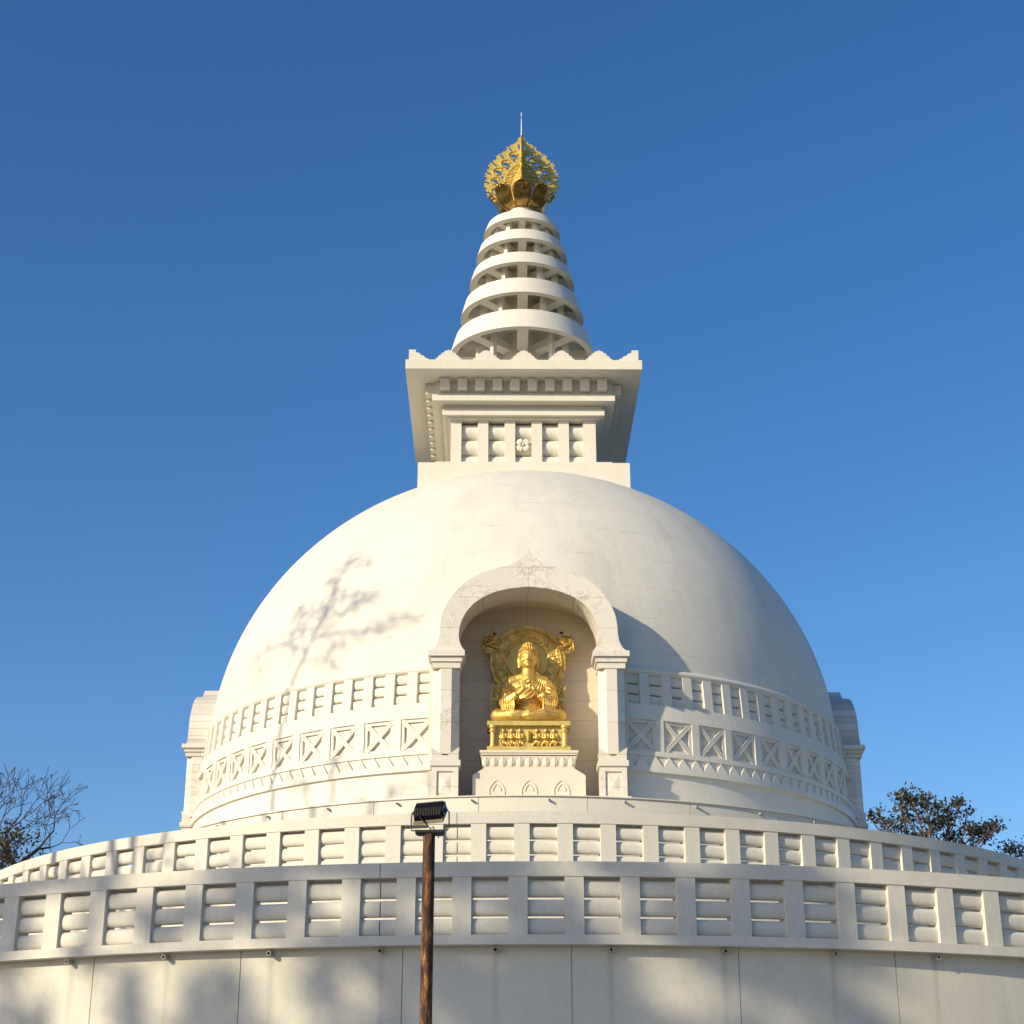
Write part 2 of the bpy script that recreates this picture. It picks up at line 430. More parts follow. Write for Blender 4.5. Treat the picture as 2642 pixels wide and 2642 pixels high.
# ------------------------------------------------------------------ balustraded terraces
def balustrade(parent, R, z_cope0, z_cope1, z_rail0, z_rail1, rolls, th0, dth, n, arc_half, crack, cope_out, mat, wallR):
    # coping ring
    b = MB(); b.lathe([(R - 0.55, z_cope0), (R + cope_out, z_cope0), (R + cope_out, z_cope1), (R - 0.55, z_cope1)], 360, close=True)
    b.build('coping', mat, parent, smooth=30)
    # handrail, split by one settlement crack
    b = MB(); cr = crack; gp = 0.009 / R
    b.lathe([(R - 0.5, z_rail0), (R - 0.03, z_rail0), (R - 0.03, z_rail1 - 0.02), (R - 0.5, z_rail1 - 0.02)], 360, close=True)
    b.lathe([(R - 0.52, z_rail0 - 0.004), (R + 0.02, z_rail0 - 0.004), (R + 0.02, z_rail1), (R - 0.52, z_rail1)], 359, cr + gp, cr + 2 * pi - gp, close=True)
    b.build('handrail', mat, parent, smooth=30)
    # posts
    b = MB(); w = 0.19
    b.box(-w, w, -R, -R + 0.42, z_cope1, z_rail0 - 0.004)
    p = b.build('post', mat, parent)
    angs = [th0 + dth * k for k in n]
    rep(p, parent, angs)
    # roll panels: three rounded bars between neighbouring posts
    hw = R * sin(dth / 2) - 0.17
    rr = (rolls[0][1] - rolls[0][0]) / 2 + 0.003
    def bars(x0, x1):
        m = MB()
        for z0, z1 in rolls:
            zc = (z0 + z1) / 2; rz = (z1 - z0) / 2
            dp = 0.11
            ring = lambda x: [(x, -(R - 0.075 - dp) - dp * math.copysign(abs(cos(t)) ** 0.65, cos(t)), zc + rz * math.copysign(abs(sin(t)) ** 0.85, sin(t))) for t in [2 * pi * k / 28 for k in range(28)]]
            m.loft([ring(x0), ring(x1)])
        return m
    pm = bars(-hw, hw).build('roll_panel', mat, parent, smooth=40)
    pa = [a + dth / 2 for a in angs[:-1]]
    ci = min(range(len(pa)), key=lambda i: abs(pa[i] - cr))
    rest = [a for i, a in enumerate(pa) if i != ci]
    rep(pm, parent, rest)
    xc = R * sin(cr - pa[ci])
    b = bars(-hw, xc - 0.012); b2 = bars(xc + 0.012, hw); b.add(b2.v, b2.f)
    o = b.build('roll_panel', mat, parent, smooth=40, rotz=pa[ci]); o['label'] = 'three rounded bars split by a settlement crack'

LOWC = 0.27
lower = thing('terrace_wall', 'lower and nearest curved white terrace wall with post and rounded bar balustrade, mostly in tree shade', 'wall', (LOWC, 0, 0), 0, 'curved balustraded terrace walls round the stupa')
RL, dL, t0 = 25.757, radians(2.481), radians(-26.02)
# wall drum with narrow vertical panel joints
seams = [radians(-21.2 + 7.443 * k) for k in range(-6, 12)]
prof = []
pts = []
a = -pi
ths = []
for k in range(360): ths.append((-pi + 2 * pi * k / 360, 0))
for s_ in seams:
    for da, dr in ((-0.0004, 0), (-0.00028, 0.03), (0.00028, 0.03), (0.0004, 0)): ths.append((s_ + da, dr))
ths.sort()
b = MB(); ring0 = [((RL - 0.16 - dr) * sin(t), -(RL - 0.16 - dr) * cos(t)) for t, dr in ths]
b.loft([[(x, y, -0.2) for x, y in ring0], [(x, y, 6.10) for x, y in ring0]], True, False)
b.build('wall', M['wall'], lower, smooth=20)
balustrade(lower, RL, 6.095, 6.284, 7.437, 7.723, [(7.042, 7.364), (6.676, 6.998), (6.310, 6.634)], t0, dL, range(-14, 37), 1.2, radians(-7.35), 0.125, M['rail'], 0)
b = MB(); b.lathe([(17.5, 6.2), (25.3, 6.2)], 180); b.build('deck', M['deck'], lower)
def spout(R, z, r, L, tilt=0.06):
    b = MB(); n = 14
    R0 = R + 0.0
    ring = lambda d, rr: [(rr * cos(t), -(R0 + d), z - tilt * d + rr * sin(t)) for t in [2 * pi * k / n for k in range(n)]]
    b.loft([ring(-0.1, r), ring(L, r), ring(L, r * 0.72), ring(0.02, r * 0.72)], True, False)
    b.cur = 1
    b.add(ring(0.03, r * 0.72), [tuple(range(n))])
    return b
sp_ = spout(RL - 0.16, 6.02, 0.046, 0.20).build('drain_spout', [M['pipe'], M['pipe_in']], lower, smooth=40)
rep(sp_, lower, [radians(-22.4 + 5.05 * k) for k in range(-5, 15)])

upper = thing('terrace_wall', 'upper curved white terrace wall with sunlit posts and rounded bars, right below the dome', 'wall', (0, 0, 0), 0, 'curved balustraded terrace walls round the stupa')
RU, dU = 18.177, radians(3.352)
b = MB(); b.lathe([(RU - 0.16, 6.0), (RU - 0.16, 8.73)], 300); b.build('wall', M['rail'], upper, smooth=20)
balustrade(upper, RU, 8.72, 8.90, 10.018, 10.302, [(9.648, 9.962), (9.292, 9.606), (8.935, 9.250)], radians(-50.76), dU, range(-9, 40), 1.4, radians(-5.5), 0.1, M['rail'], 0)
b = MB(); b.lathe([(12.6, 8.8), (17.8, 8.8)], 180); b.build('deck', M['deck'], upper)

# ------------------------------------------------------------------ the stupa
ROT = radians(0.5)
st = thing('stupa', 'great white domed stupa with carved drum, square box and ringed spire under a gold finial', 'stupa', (0, 0, 0), ROT)
# round plinth under the drum
seam2 = [radians(-6.3 + 13.3 * k) for k in range(-12, 14)]
ths = [(-pi + 2 * pi * k / 240, 0) for k in range(240)]
for s_ in seam2:
    for da, dr in ((-0.0009, 0), (-0.0006, 0.02), (0.0006, 0.02), (0.0009, 0)): ths.append((s_ + da, dr))
ths.sort()
b = MB(); ring0 = [((13.05 - dr) * sin(t), -(13.05 - dr) * cos(t)) for t, dr in ths]
b.loft([[(x, y, 8.7) for x, y in ring0], [(x, y, 11.79) for x, y in ring0]], True, False)
b.lathe([(10.5, 11.79), (13.10, 11.79), (13.10, 11.82), (10.5, 11.86)], 240, close=True)
b.build('plinth', M['white'], st, smooth=20)
sp_ = spout(13.05, 11.68, 0.034, 0.12).build('drain_spout', [M['pipe'], M['pipe_in']], st, smooth=40)
rep(sp_, st, [radians(2.3 + 9.35 * k) for k in range(-9, 10)])

# dome (ellipsoid of revolution) with doorways left open where the niches stand
RD, AD, ZC = 11.06, 10.41, 15.736
b = MB(); NU, NV = 480, 150
vs = []; fs = []
for j in range(NV + 1):
    t = 0.5 * pi * 0.96 * j / NV
    r, z = RD * cos(t), ZC + AD * sin(t)
    for i in range(NU):
        a_ = 2 * pi * i / NU; vs.append((r * sin(a_), -r * cos(a_), z))
def in_door(x, y, z):
    for (u, w, zt) in ((x, -y, 18.6), (y, x, 17.7), (-y, -x, 17.7)):
        if w > 0 and abs(u) < 2.3 and z < zt:
            k = (z - 16.9) / (zt - 16.9)
            if k < 0 or abs(u) < 2.3 * sqrt(max(0, 1 - k * k)): return True
    return False
for j in range(NV):
    for i in range(NU):
        k = (i + 1) % NU
        q = (j * NU + i, j * NU + k, (j + 1) * NU + k, (j + 1) * NU + i)
        cx, cy, cz = (sum(vs[w][d] for w in q) / 4 for d in range(3))
        if not in_door(cx, cy, cz): fs.append(q)
b.add(vs, fs)
dome = b.build('dome', M['dome'], st, smooth=60)

# drum: angular sectors between the three niches
HALF = radians(13.2)
sectors = [(HALF, pi / 2 - HALF), (-pi / 2 + HALF, -HALF), (pi / 2 + HALF, 3 * pi / 2 - HALF)]
def sect(profile, name, mat, close=True, per=0.5):
    b = MB()
    for a0, a1 in sectors:
        b.lathe(profile, int(math.degrees(a1 - a0) / per), a0, a1, close=close)
    return b.build(name, mat, st, smooth=30)
tor = [(11.06 + 0.15 * cos(t), 16.13 + 0.13 * sin(t)) for t in [2 * pi * k / 16 for k in range(16)]]
sect(tor, 'round_moulding', M['white'])
sect([(10.6, 11.7), (11.47, 11.7), (11.45, 12.98), (10.6, 12.98)], 'base_wall', M['white'])
sect([(10.6, 12.96), (11.545, 12.96), (11.53, 13.13), (10.6, 13.13)], 'lower_lip', M['white'])
sect([(10.6, 13.13), (11.43, 13.13), (11.43, 13.463), (10.6, 13.463)], 'drum_core', M['white'])
sect([(10.6, 13.46), (11.475, 13.46), (11.46, 13.60), (10.6, 13.60)], 'middle_band', M['white'])
sect([(10.6, 13.60), (11.28, 13.60), (11.26, 14.57), (10.6, 14.57)], 'panel_ground', M['white'])
sect([(10.6, 14.57), (11.385, 14.57), (11.31, 15.055), (10.6, 15.055)], 'upper_band', M['white'])
sect([(10.5, 15.05), (10.88, 15.05), (10.84, 16.1), (10.5, 16.1)], 'roll_ground', M['white'])
# end strips of the drum beside the niches
for c_ in (0, pi / 2, -pi / 2):
    for s_ in (-1, 1):
        b = MB(); a0 = c_ + s_ * HALF; a1 = c_ + s_ * radians(15.05)
        a0, a1 = min(a0, a1), max(a0, a1)
        b.lathe([(10.8, 15.04), (11.28, 15.04), (11.23, 16.05), (10.8, 16.05)], 6, a0, a1, close=True)
        a1 = c_ + s_ * radians(14.6); a0 = c_ + s_ * HALF; a0, a1 = min(a0, a1), max(a0, a1)
        b.lathe([(10.8, 13.6), (11.40, 13.6), (11.375, 14.57), (10.8, 14.57)], 6, a0, a1, close=True)
        b.build('end_strip', M['white'], st)
# small posts and rolls of the drum balustrade
b = MB(); w = 0.155
b.loft([[(-w, -11.28, 15.055), (w, -11.28, 15.055), (w, -10.85, 15.055), (-w, -10.85, 15.055)], [(-w, -11.20, 16.04), (w, -11.20, 16.04), (w, -10.85, 16.04), (-w, -10.85, 16.04)]])
p = b.build('drum_post', M['white'], st)
D1 = radians(3.71)
pa = [radians(17.95) + D1 * k for k in range(0, 16)]
allp = pa + [-x for x in pa] + [pi / 2 + x for x in pa[:4]] + [-pi / 2 - x for x in pa[:4]]
rep(p, st, allp)
def drum_rolls(hw):
    m = MB()
    for k in range(3):
        zc = 15.055 + 0.165 + 0.325 * k; R_ = 11.09 - 0.025 * k
        ring = lambda x: [(x, -(R_ + 0.09 * math.copysign(abs(cos(t)) ** 0.7, cos(t))), zc + 0.15 * math.copysign(abs(sin(t)) ** 0.85, sin(t))) for t in [2 * pi * q / 16 for q in range(16)]]
        m.loft([ring(-hw), ring(hw)])
    return m
p = drum_rolls(11.1 * sin(D1 / 2) - 0.13).build('drum_rolls', M['white'], st, smooth=40)
ra = [radians(17.95) + D1 * (k - 0.5) for k in range(0, 16)]
rep(p, st, ra + [-x for x in ra] + [pi / 2 + x for x in ra[:4]] + [-pi / 2 - x for x in ra[:4]])
# crossed panels
D2 = radians(6.06); hw = 11.4 * sin(D2 / 2)
b = MB()
def onface(x, z, d=0.0):   # face of the crossed band leans slightly inward
    R_ = 11.385 - 0.01 * (z - 13.6) + d
    return (x, -sqrt(max(R_ * R_ - x * x, 1)), z)
def slab(m, poly, d0, d1):
    n = len(poly)
    m.add([onface(x, z, d1) for x, z in poly] + [onface(x, z, d0) for x, z in poly], [tuple(range(n)), tuple(range(2 * n - 1, n - 1, -1))] + [(i, (i + 1) % n, (i + 1) % n + n, i + n) for i in range(n)])
pw = 0.125; e = hw - pw
xz0, xz1 = 13.60, 14.57
fr = 0.10
slab(b, [(-e, xz0), (e, xz0), (e, xz0 + fr), (-e, xz0 + fr)], -0.12, -0.035)
slab(b, [(-e, xz1 - fr), (e, xz1 - fr), (e, xz1), (-e, xz1)], -0.12, -0.035)
for s_ in (-1, 1):
    slab(b, [(s_ * e, xz0), (s_ * (e - fr), xz0), (s_ * (e - fr), xz1), (s_ * e, xz1)], -0.12, -0.03)
    dx, dz = 2 * e, xz1 - xz0; L = sqrt(dx * dx + dz * dz); nx, nz = -dz / L, dx / L
    for (q0, q1, dd) in ((-0.135, -0.008, -0.012 + 0.003 * s_), (0.008, 0.135, -0.012 + 0.003 * s_)):
        P0 = Vector((-e, xz0)); P1 = Vector((e, xz1)); nn = Vector((nx, nz))
        poly = [P0 + nn * q0, P1 + nn * q0, P1 + nn * q1, P0 + nn * q1]
        poly = [(s_ * max(-e, min(e, v.x)), max(xz0, min(xz1, v.y))) for v in poly]
        slab(b, poly, -0.12, dd)
p = b.build('cross_panel', M['white'], st)
ca = [radians(16.9) + D2 * k for k in range(0, 9)]
allc = ca + [-x for x in ca] + [pi / 2 + x for x in ca[:2]] + [-pi / 2 - x for x in ca[:2]]
b = MB(); slab(b, [(-pw, xz0), (pw, xz0), (pw, xz1), (-pw, xz1)], -0.15, 0.01)
pp = b.build('panel_post', M['white'], st)
rep(p, st, allc)
rep(pp, st, [x + (D2 / 2 if x > 0 else -D2 / 2) for x in allc])
# band of triangular teeth
b = MB(); DT = radians(2.235)
def tooth(m, a):
    hwT = DT / 2
    def P(t, r, z): return (r * sin(a + t), -r * cos(a + t), z)
    zb, zt = 13.13, 13.455
    A, B_, T_ = P(-hwT * 0.96, 11.53, zb), P(hwT * 0.96, 11.53, zb), P(0, 11.475, zt)
    A2, B2, T2 = P(-hwT * 0.999, 11.40, zb), P(hwT * 0.999, 11.40, zb), P(0, 11.40, zt)
    m.add([A, B_, T_, A2, B2, T2], [(0, 1, 2), (3, 5, 4), (0, 3, 4, 1), (1, 4, 5, 2), (2, 5, 3, 0)])
for s_ in (-1, 1):
    k = 0; b = MB()
    while True:
        a_ = radians(14.4) + DT * k
        if a_ > pi / 2 - HALF - DT: break
        tooth(b, s_ * a_)
        k += 1
    b.build('tooth_band', M['white'], st)
b = MB()
for k in range(-33, 34): tooth(b, pi + DT * k)
b.build('tooth_band', M['white'], st)

# ---------------- niches
OUT = [(2.94, 16.37), (2.84, 16.42), (2.74, 16.52), (2.67, 16.68), (2.63, 16.9), (2.62, 17.19), (2.57, 17.5), (2.47, 17.76), (2.33, 18.02), (2.12, 18.3), (1.83, 18.58), (1.42, 18.81), (0.98, 18.96), (0.62, 19.06), (0.38, 19.16), (0.2, 19.32), (0.09, 19.43), (0.0, 19.56)]
INN = [(1.87, 16.37), (1.93, 16.44), (2.0, 16.56), (2.05, 16.7), (2.07, 16.86), (2.05, 17.08), (1.99, 17.32), (1.86, 17.58), (1.64, 17.85), (1.33, 18.07), (0.96, 18.23), (0.55, 18.33), (0.0, 18.39)]
def resample(pl, n):
    d = [0]
    for i in range(1, len(pl)): d.append(d[-1] + math.dist(pl[i], pl[i - 1]))
    out = []
    for k in range(n):
        t = d[-1] * k / (n - 1); i = 1
        while i < len(d) - 1 and d[i] < t: i += 1
        u = (t - d[i - 1]) / max(1e-9, d[i] - d[i - 1])
        out.append((pl[i - 1][0] + (pl[i][0] - pl[i - 1][0]) * u, pl[i - 1][1] + (pl[i][1] - pl[i - 1][1]) * u))
    return out
def niche(root, F, zmap, ztop, mface, mshell, deep):
    """built facing -y at distance F; zmap stretches heights"""
    z = zmap
    ns = 44
    o = resample(OUT, ns); i_ = resample(INN, ns)
    o = [(-x, z(q)) for x, q in o] + [(x, z(q)) for x, q in o[::-1][1:]]
    i_ = [(-x, z(q)) for x, q in i_] + [(x, z(q)) for x, q in i_[::-1][1:]]
    b = MB(); n = len(o)
    YF, YB = -F, -(F - 1.3)
    vs = [(x, YF, q) for x, q in o] + [(x, YF, q) for x, q in i_] + [(x, YB, q) for x, q in i_] + [(x, -8.8, q) for x, q in o]
    fs = []; mi = []
    for k in range(n - 1):
        fs.append((k, k + 1, n + k + 1, n + k)); fs.append((n + k, n + k + 1, 2 * n + k + 1, 2 * n + k)); fs.append((k, 3 * n + k, 3 * n + k + 1, k + 1))
    b.add(vs, fs); b.mi = [0 if f_ % 3 != 2 else 1 for f_ in range(len(fs))]
    for s_ in (0, n - 1):   # feet
        b.add([vs[s_], vs[n + s_], vs[2 * n + s_], vs[3 * n + s_]], [(0, 1, 2, 3)])
    b.build('arch', [mface, mshell], root, smooth=30)
    # inner chamber: side walls, vault and back
    b = MB(); zf = 12.05
    ch = [(2.42, zf), (2.42, 16.6), (2.40, 17.0), (2.30, 17.4), (2.1, 17.78), (1.8, 18.06), (1.4, 18.27), (0.9, 18.4), (0.4, 18.45), (0, 18.46)]
    ch = [(-x, z(q)) for x, q in ch] + [(x, z(q)) for x, q in ch[::-1][1:]]
    m = len(ch); YB2 = -9.5
    b.add([(x, YB + 0.004, q) for x, q in ch] + [(x, YB2, q) for x, q in ch], [(k, k + 1, m + k + 1, m + k) for k in range(m - 1)] + [tuple(range(m, 2 * m))])
    # rear side of the front slab round the opening
    b.build('chamber', M['marble_in'], root, smooth=30)
    # piers behind the columns
    for s_ in (-1, 1):
        b = MB(); x0, x1 = sorted((s_ * 2.28, s_ * 2.93))
        b.box(x0, x1, -(F - 0.62), -9.6, 11.8, z(16.37) + 0.002)
        b.build('pier', mshell if deep else M['white'], root)
        # column
        b = MB(); cx = s_ * 2.415; cyy = -(F - 0.40)
        zc0, zc1 = z(13.30), z(15.86)
        oc = lambda r, zz: [(cx + r * cos(t), cyy + r * sin(t), zz) for t in [pi / 8 + pi / 4 * k for k in range(8)]]
        R8 = 0.385 / cos(pi / 8)
        b.loft([oc(R8, zc0), oc(R8, zc1)])
        b.build('column', mface, root)
        b = MB()
        b.box(cx - 0.535, cx + 0.535, cyy - 0.53, cyy + 0.5, z(16.20), z(16.37))
        b.box(cx - 0.46, cx + 0.46, cyy - 0.46, cyy + 0.45, z(16.045), z(16.20))
        b.box(cx - 0.41, cx + 0.41, cyy - 0.41, cyy + 0.4, z(15.86), z(16.045))
        b.build('capital', mface, root)
        b = MB()
        # block with a sunk panel and a shallow pyramid in it
        yb = cyy - 0.385; h0, h1 = 11.85, z(12.95)
        X0, X1 = cx - 0.385, cx + 0.385; p0, p1 = cx - 0.235, cx + 0.235; q0, q1 = 12.1, z(12.80)
        V = [(X0, yb, h0), (X1, yb, h0), (X1, yb, h1), (X0, yb, h1), (p0, yb, q0), (p1, yb, q0), (p1, yb, q1), (p0, yb, q1),
             (p0, yb + 0.06, q0), (p1, yb + 0.06, q0), (p1, yb + 0.06, q1), (p0, yb + 0.06, q1), ((p0 + p1) / 2, yb + 0.015, (q0 + q1) / 2),
             (X0, cyy + 0.38, h0), (X1, cyy + 0.38, h0), (X1, cyy + 0.38, h1), (X0, cyy + 0.38, h1)]
        b.add(V, [(0, 1, 5, 4), (1, 2, 6, 5), (2, 3, 7, 6), (3, 0, 4, 7), (4, 5, 9, 8), (5, 6, 10, 9), (6, 7, 11, 10), (7, 4, 8, 11),
                  (8, 9, 12), (9, 10, 12), (10, 11, 12), (11, 8, 12), (0, 3, 16, 13), (1, 14, 15, 2), (2, 15, 16, 3), (13, 16, 15, 14)])
        b.box(cx - 0.44, cx + 0.44, cyy - 0.44, cyy + 0.42, z(12.95), z(13.12))
        # crown of four upturned leaves round the shaft
        zc = z(13.12)
        b.loft([[(cx - 0.38, cyy - 0.38, zc), (cx + 0.38, cyy - 0.38, zc), (cx + 0.38, cyy + 0.38, zc), (cx - 0.38, cyy + 0.38, zc)],
                [(cx - 0.39, cyy - 0.39, zc + 0.14), (cx + 0.39, cyy - 0.39, zc + 0.14), (cx + 0.39, cyy + 0.39, zc + 0.14), (cx - 0.39, cyy + 0.39, zc + 0.14)]])
        for ax_ in (-1, 1):
            for ay in (-1, 1):
                k0 = Vector((cx + ax_ * 0.38, cyy + ay * 0.38, zc + 0.13))
                b.add([k0, k0 + Vector((-ax_ * 0.33, 0, 0)), k0 + Vector((0, -ay * 0.33, 0)), k0 + Vector((ax_ * 0.03, ay * 0.03, 0.25)), k0 + Vector((-ax_ * 0.2, -ay * 0.2, 0))], [(0, 1, 3), (0, 3, 2), (1, 4, 3), (4, 2, 3), (0, 2, 4, 1)])
        b.build('column_base', mface, root)
    b = MB(); b.box(-2.9, 2.9, -(F + 0.12), -9.0, 11.80, 12.05); b.build('floor', M['pedestal'], root)
    return root
def part_root(name, parent, rotz=0):
    o = bpy.data.objects.new(name, None); C.objects.link(o); o.parent = parent; o.rotation_euler = (0, 0, rotz); o.empty_display_size = 0.3
    return o
n1 = part_root('niche', st)
niche(n1, 11.75, lambda q: q, 19.6, M['marble'], M['marble'], False)
n1['label'] = 'arched front niche sheltering the golden statue'
# small dark holes high on the back wall of the front niche
b = MB()
for (x, q) in ((-1.02, 17.62), (1.05, 17.66)):
    b.ell((x, -9.5, q), (0.06, 0.03, 0.04), None, 10, 6)
b.build('lamp_hole', M['pipe_in'], n1)
for s_, lab in ((1, 'arched side niche of stacked marble on the right flank'), (-1, 'arched side niche of stacked marble on the left flank')):
    n2 = part_root('niche', st, s_ * pi / 2)
    n2['label'] = lab
    niche(n2, 11.5, lambda q: q if q < 13.4 else 13.4 + (q - 13.4) * (15.77 - 13.4) / (16.37 - 13.4) if q < 16.37 else 15.77 + (q - 16.37) * 0.84, 18.6, M['marble_side'], M['marble_sidex'], True)

# ---------------- square box (harmika) on the dome
def ring_box(m, w, z0, z1, w2=None):
    w2 = w2 or w
    m.loft([[(-w, -w, z0), (w, -w, z0), (w, w, z0), (-w, w, z0)], [(-w2, -w2, z1), (w2, -w2, z1), (w2, w2, z1), (-w2, w2, z1)]])
b = MB(); ring_box(b, 3.787, 23.2, 25.84); ring_box(b, 3.21, 25.84, 26.12)
b.build('box_plinth', M['white'], st)
b = MB(); ring_box(b, 2.22, 26.12, 29.3); ring_box(b, 2.975, 28.09, 28.325); ring_box(b, 2.80, 28.02, 28.09); ring_box(b, 3.347, 28.50, 28.74); ring_box(b, 2.9, 28.325, 28.50); ring_box(b, 3.25, 28.74, 29.325)
b.build('box_body', M['white'], st)
b = MB(); ring_box(b, 4.29, 29.322, 29.69)
b.build('roof_slab', M['white'], st)
def four(m_fn, name, mat, smooth=None):
    """one part per face, four faces"""
    for q in range(4):
        o = m_fn().build(name, mat, st, smooth=smooth); o.rotation_euler = (0, 0, q * pi / 2)
b = MB(); b.box(-0.195, 0.195, -2.662, -2.2, 26.12, 28.02)
bp_ = b.mesh('box_post', M['white'])
b = MB()
for k in range(3):
    zc = 26.40 + 0.63 * k
    ring = lambda x: [(x, -2.27 - 0.275 * cos(t), zc + 0.312 * sin(t)) for t in [2 * pi * q / 22 for q in range(22)]]
    b.loft([ring(-0.36), ring(0.36)])
br_ = b.mesh('box_rolls', M['white'], 40)
b = MB(); b.box(-0.175, 0.175, -3.60, -3.2, 28.885, 29.3)
bd_ = b.mesh('dentil', M['white'])
MER = [(0.49, 0.0), (0.49, 0.05), (0.468, 0.09), (0.425, 0.118), (0.385, 0.12), (0.388, 0.165), (0.362, 0.205), (0.32, 0.228), (0.278, 0.23), (0.28, 0.275), (0.252, 0.312), (0.205, 0.335), (0.165, 0.335), (0.158, 0.375), (0.13, 0.403), (0.08, 0.42), (0.035, 0.425), (0.0, 0.458)]
poly = [(x, 29.69 + z) for x, z in MER] + [(-x, 29.69 + z) for x, z in MER[::-1][1:]]
b = MB(); b.prism(poly, -4.18, -3.93)
bm_ = b.mesh('merlon', M['white'])
b = MB(); half = [(0, 29.69)] + [(-0.735 * 1, 29.69)]
cp = [(4.177, 29.69), (4.177, 30.145)] + [(4.177 - (x / 0.49) * 0.73, 29.69 + z) for x, z in MER[::-1][1:]]
b.prism(cp, -4.18, -3.93)
bc_ = b.mesh('corner_merlon', M['white'])
b = MB(); b.prism([(-x, z) for x, z in cp], -4.18, -3.93)
bc2_ = b.mesh('corner_merlon', M['white'])
def place(me, name, x=0.0, q=0, y=0.0):
    o = bpy.data.objects.new(name, me); C.objects.link(o); o.parent = st
    r = Matrix.Rotation(q * pi / 2, 3, 'Z'); o.location = r @ Vector((x, y, 0)); o.rotation_euler = (0, 0, q * pi / 2)
    return o
for q in range(4):
    for k in range(5): place(bp_, 'box_post', -2.467 + 0.987 * k, q)
    for k in range(5): place(br_, 'box_rolls', -1.974 + 0.987 * k, q)
    for k in range(10): place(bd_, 'dentil', -2.88 + 0.64 * k, q)
    for k in range(5): place(bm_, 'merlon', -2.74 + 1.37 * k, q)
    place(bc_, 'corner_merlon', 0, q)
    place(bc2_, 'corner_merlon', 0, q)
# carved four-petalled flower on the front of the box
b = MB()
for k in range(4):
    a_ = pi / 4 + pi / 2 * k
    for d in (-1, 0, 1):
        aa = a_ + d * 0.35; rr = 0.17 if d else 0.19
        b.ell((rr * cos(aa), -2.60, 27.05 + rr * sin(aa)), (0.115, 0.06, 0.075), Matrix.Rotation(-aa, 3, 'Y'), 12, 7)
b.ell((0, -2.66, 27.05), (0.05, 0.04, 0.05), None, 12, 7)
b.build('carved_flower', M['white'], st, smooth=60)

# ---------------- spire with five ring canopies
RINGS = [(2.85, 31.82, 2.60, 32.69, 0.42), (2.43, 33.53, 2.24, 34.25, 0.40), (2.08, 35.04, 1.93, 35.57, 0.38), (1.82, 36.25, 1.67, 36.75, 0.33), (1.54, 37.34, 1.38, 37.78, 0.27)]
b = MB(); b.lathe([(0.95, 29.69), (0.85, 31.6), (0.72, 33.5), (0.62, 35.2), (0.55, 36.6), (0.5, 37.6), (0.5, 38.0)], 48)
for k in range(8):   # arched blind openings on the lowest stage of the core
    a_ = pi / 8 + k * pi / 4
    rm = Matrix.Rotation(a_, 4, 'Z')
b.build('spire_core', M['white'], st, smooth=50)
for idx, (Rb, zb, Rt, zt, sw) in enumerate(RINGS):
    b = MB()
    th = 0.2
    prof = [(Rb, zb), (Rt, zt), (0.5, zt + 0.12), (0.5, zt + 0.02), (Rt - th - 0.05, zt - 0.10), (Rb - th - 0.12, zb + 0.2), (Rb - th - 0.06, zb + 0.005)]
    if idx == 4: prof = [(Rb, zb), (Rt, zt), (0.5, zt + 0.10), (0.5, zt - 0.1), (Rb - th - 0.12, zb + 0.28), (Rb - th - 0.06, zb + 0.005)]
    b.lathe(prof, 96, close=True)
    ro = b.build('spire_ring', M['white'], st, smooth=35)
    b = MB()
    b.box(-sw / 2, sw / 2, -(Rb - th - 0.02), -0.3, zb + 0.035, zb + 0.34)
    sp0 = b.build('spoke', M['white'], ro)
    rep(sp0, ro, [k * pi / 4 for k in range(8)])
    # upright struts between this stage and the roof of the stage below
    zlow = 29.69 if idx == 0 else RINGS[idx - 1][3] + 0.02
    rp = Rb * 0.70
    b = MB(); b.box(-0.075, 0.075, -rp - 0.12, -rp + 0.12, zlow, zb + 0.30)
    s0_ = b.build('upright', M['white'], ro)
    off = 34 if idx == 0 else 28
    rep(s0_, ro, [radians(90 * k + sg * off) for k in range(4) for sg in (1, -1)])
b = MB(); b.lathe([(0.62, 37.8), (0.56, 38.3), (0.50, 38.52), (0.3, 38.60), (0.0, 38.6)], 48)
b.build('spire_neck', M['white'], st, smooth=40)

# ---------------- gilded finial
fin = part_root('finial', st)
b = MB(); b.lathe([(0.0, 38.5), (0.28, 38.55), (0.34, 38.75), (0.26, 39.0), (0.40, 39.35), (0.44, 39.75), (0.34, 40.1), (0.12, 40.45), (0.06, 40.8), (0, 40.85)], 32)
b.build('jewel_core', M['gold_fin'], fin, smooth=60)
b = MB(); rows = []
NP = 12
for j in range(NP + 1):
    t = j / NP
    # centre line: out from the neck, round the belly, up to the lip, slight outward curl
    cl = [(0.28, 38.54), (0.52, 38.50), (0.78, 38.58), (0.97, 38.80), (1.10, 39.08), (1.27, 39.26)]
    u = t * (len(cl) - 1); i = min(int(u), len(cl) - 2); u -= i
    r = cl[i][0] * (1 - u) + cl[i + 1][0] * u; z = cl[i][1] * (1 - u) + cl[i + 1][1] * u
    wd = 0.40 * min(1, 0.30 + 0.9 * t) * sqrt(max(0.0, 1 - max(0, (t - 0.62) / 0.385) ** 2))
    row = []
    for k in range(9):
        s_ = (k / 8 - 0.5) * 2
        aw = s_ * wd / max(r, 0.35)
        rr = r + 0.10 * s_ * s_ - 0.04
        row.append((rr * sin(aw), -rr * cos(aw), z + 0.03 * s_ * s_))
    rows.append(row)
b.loft(rows, closed=False, caps=False)
pet = b.build('petal', [M['gold_dark']], fin, smooth=60)
sm = pet.modifiers.new('thickness', 'SOLIDIFY'); sm.thickness = 0.035
b = MB()
rim = [rows[j][0] for j in range(2, NP)] + rows[NP] + [rows[j][8] for j in range(NP - 1, 1, -1)]
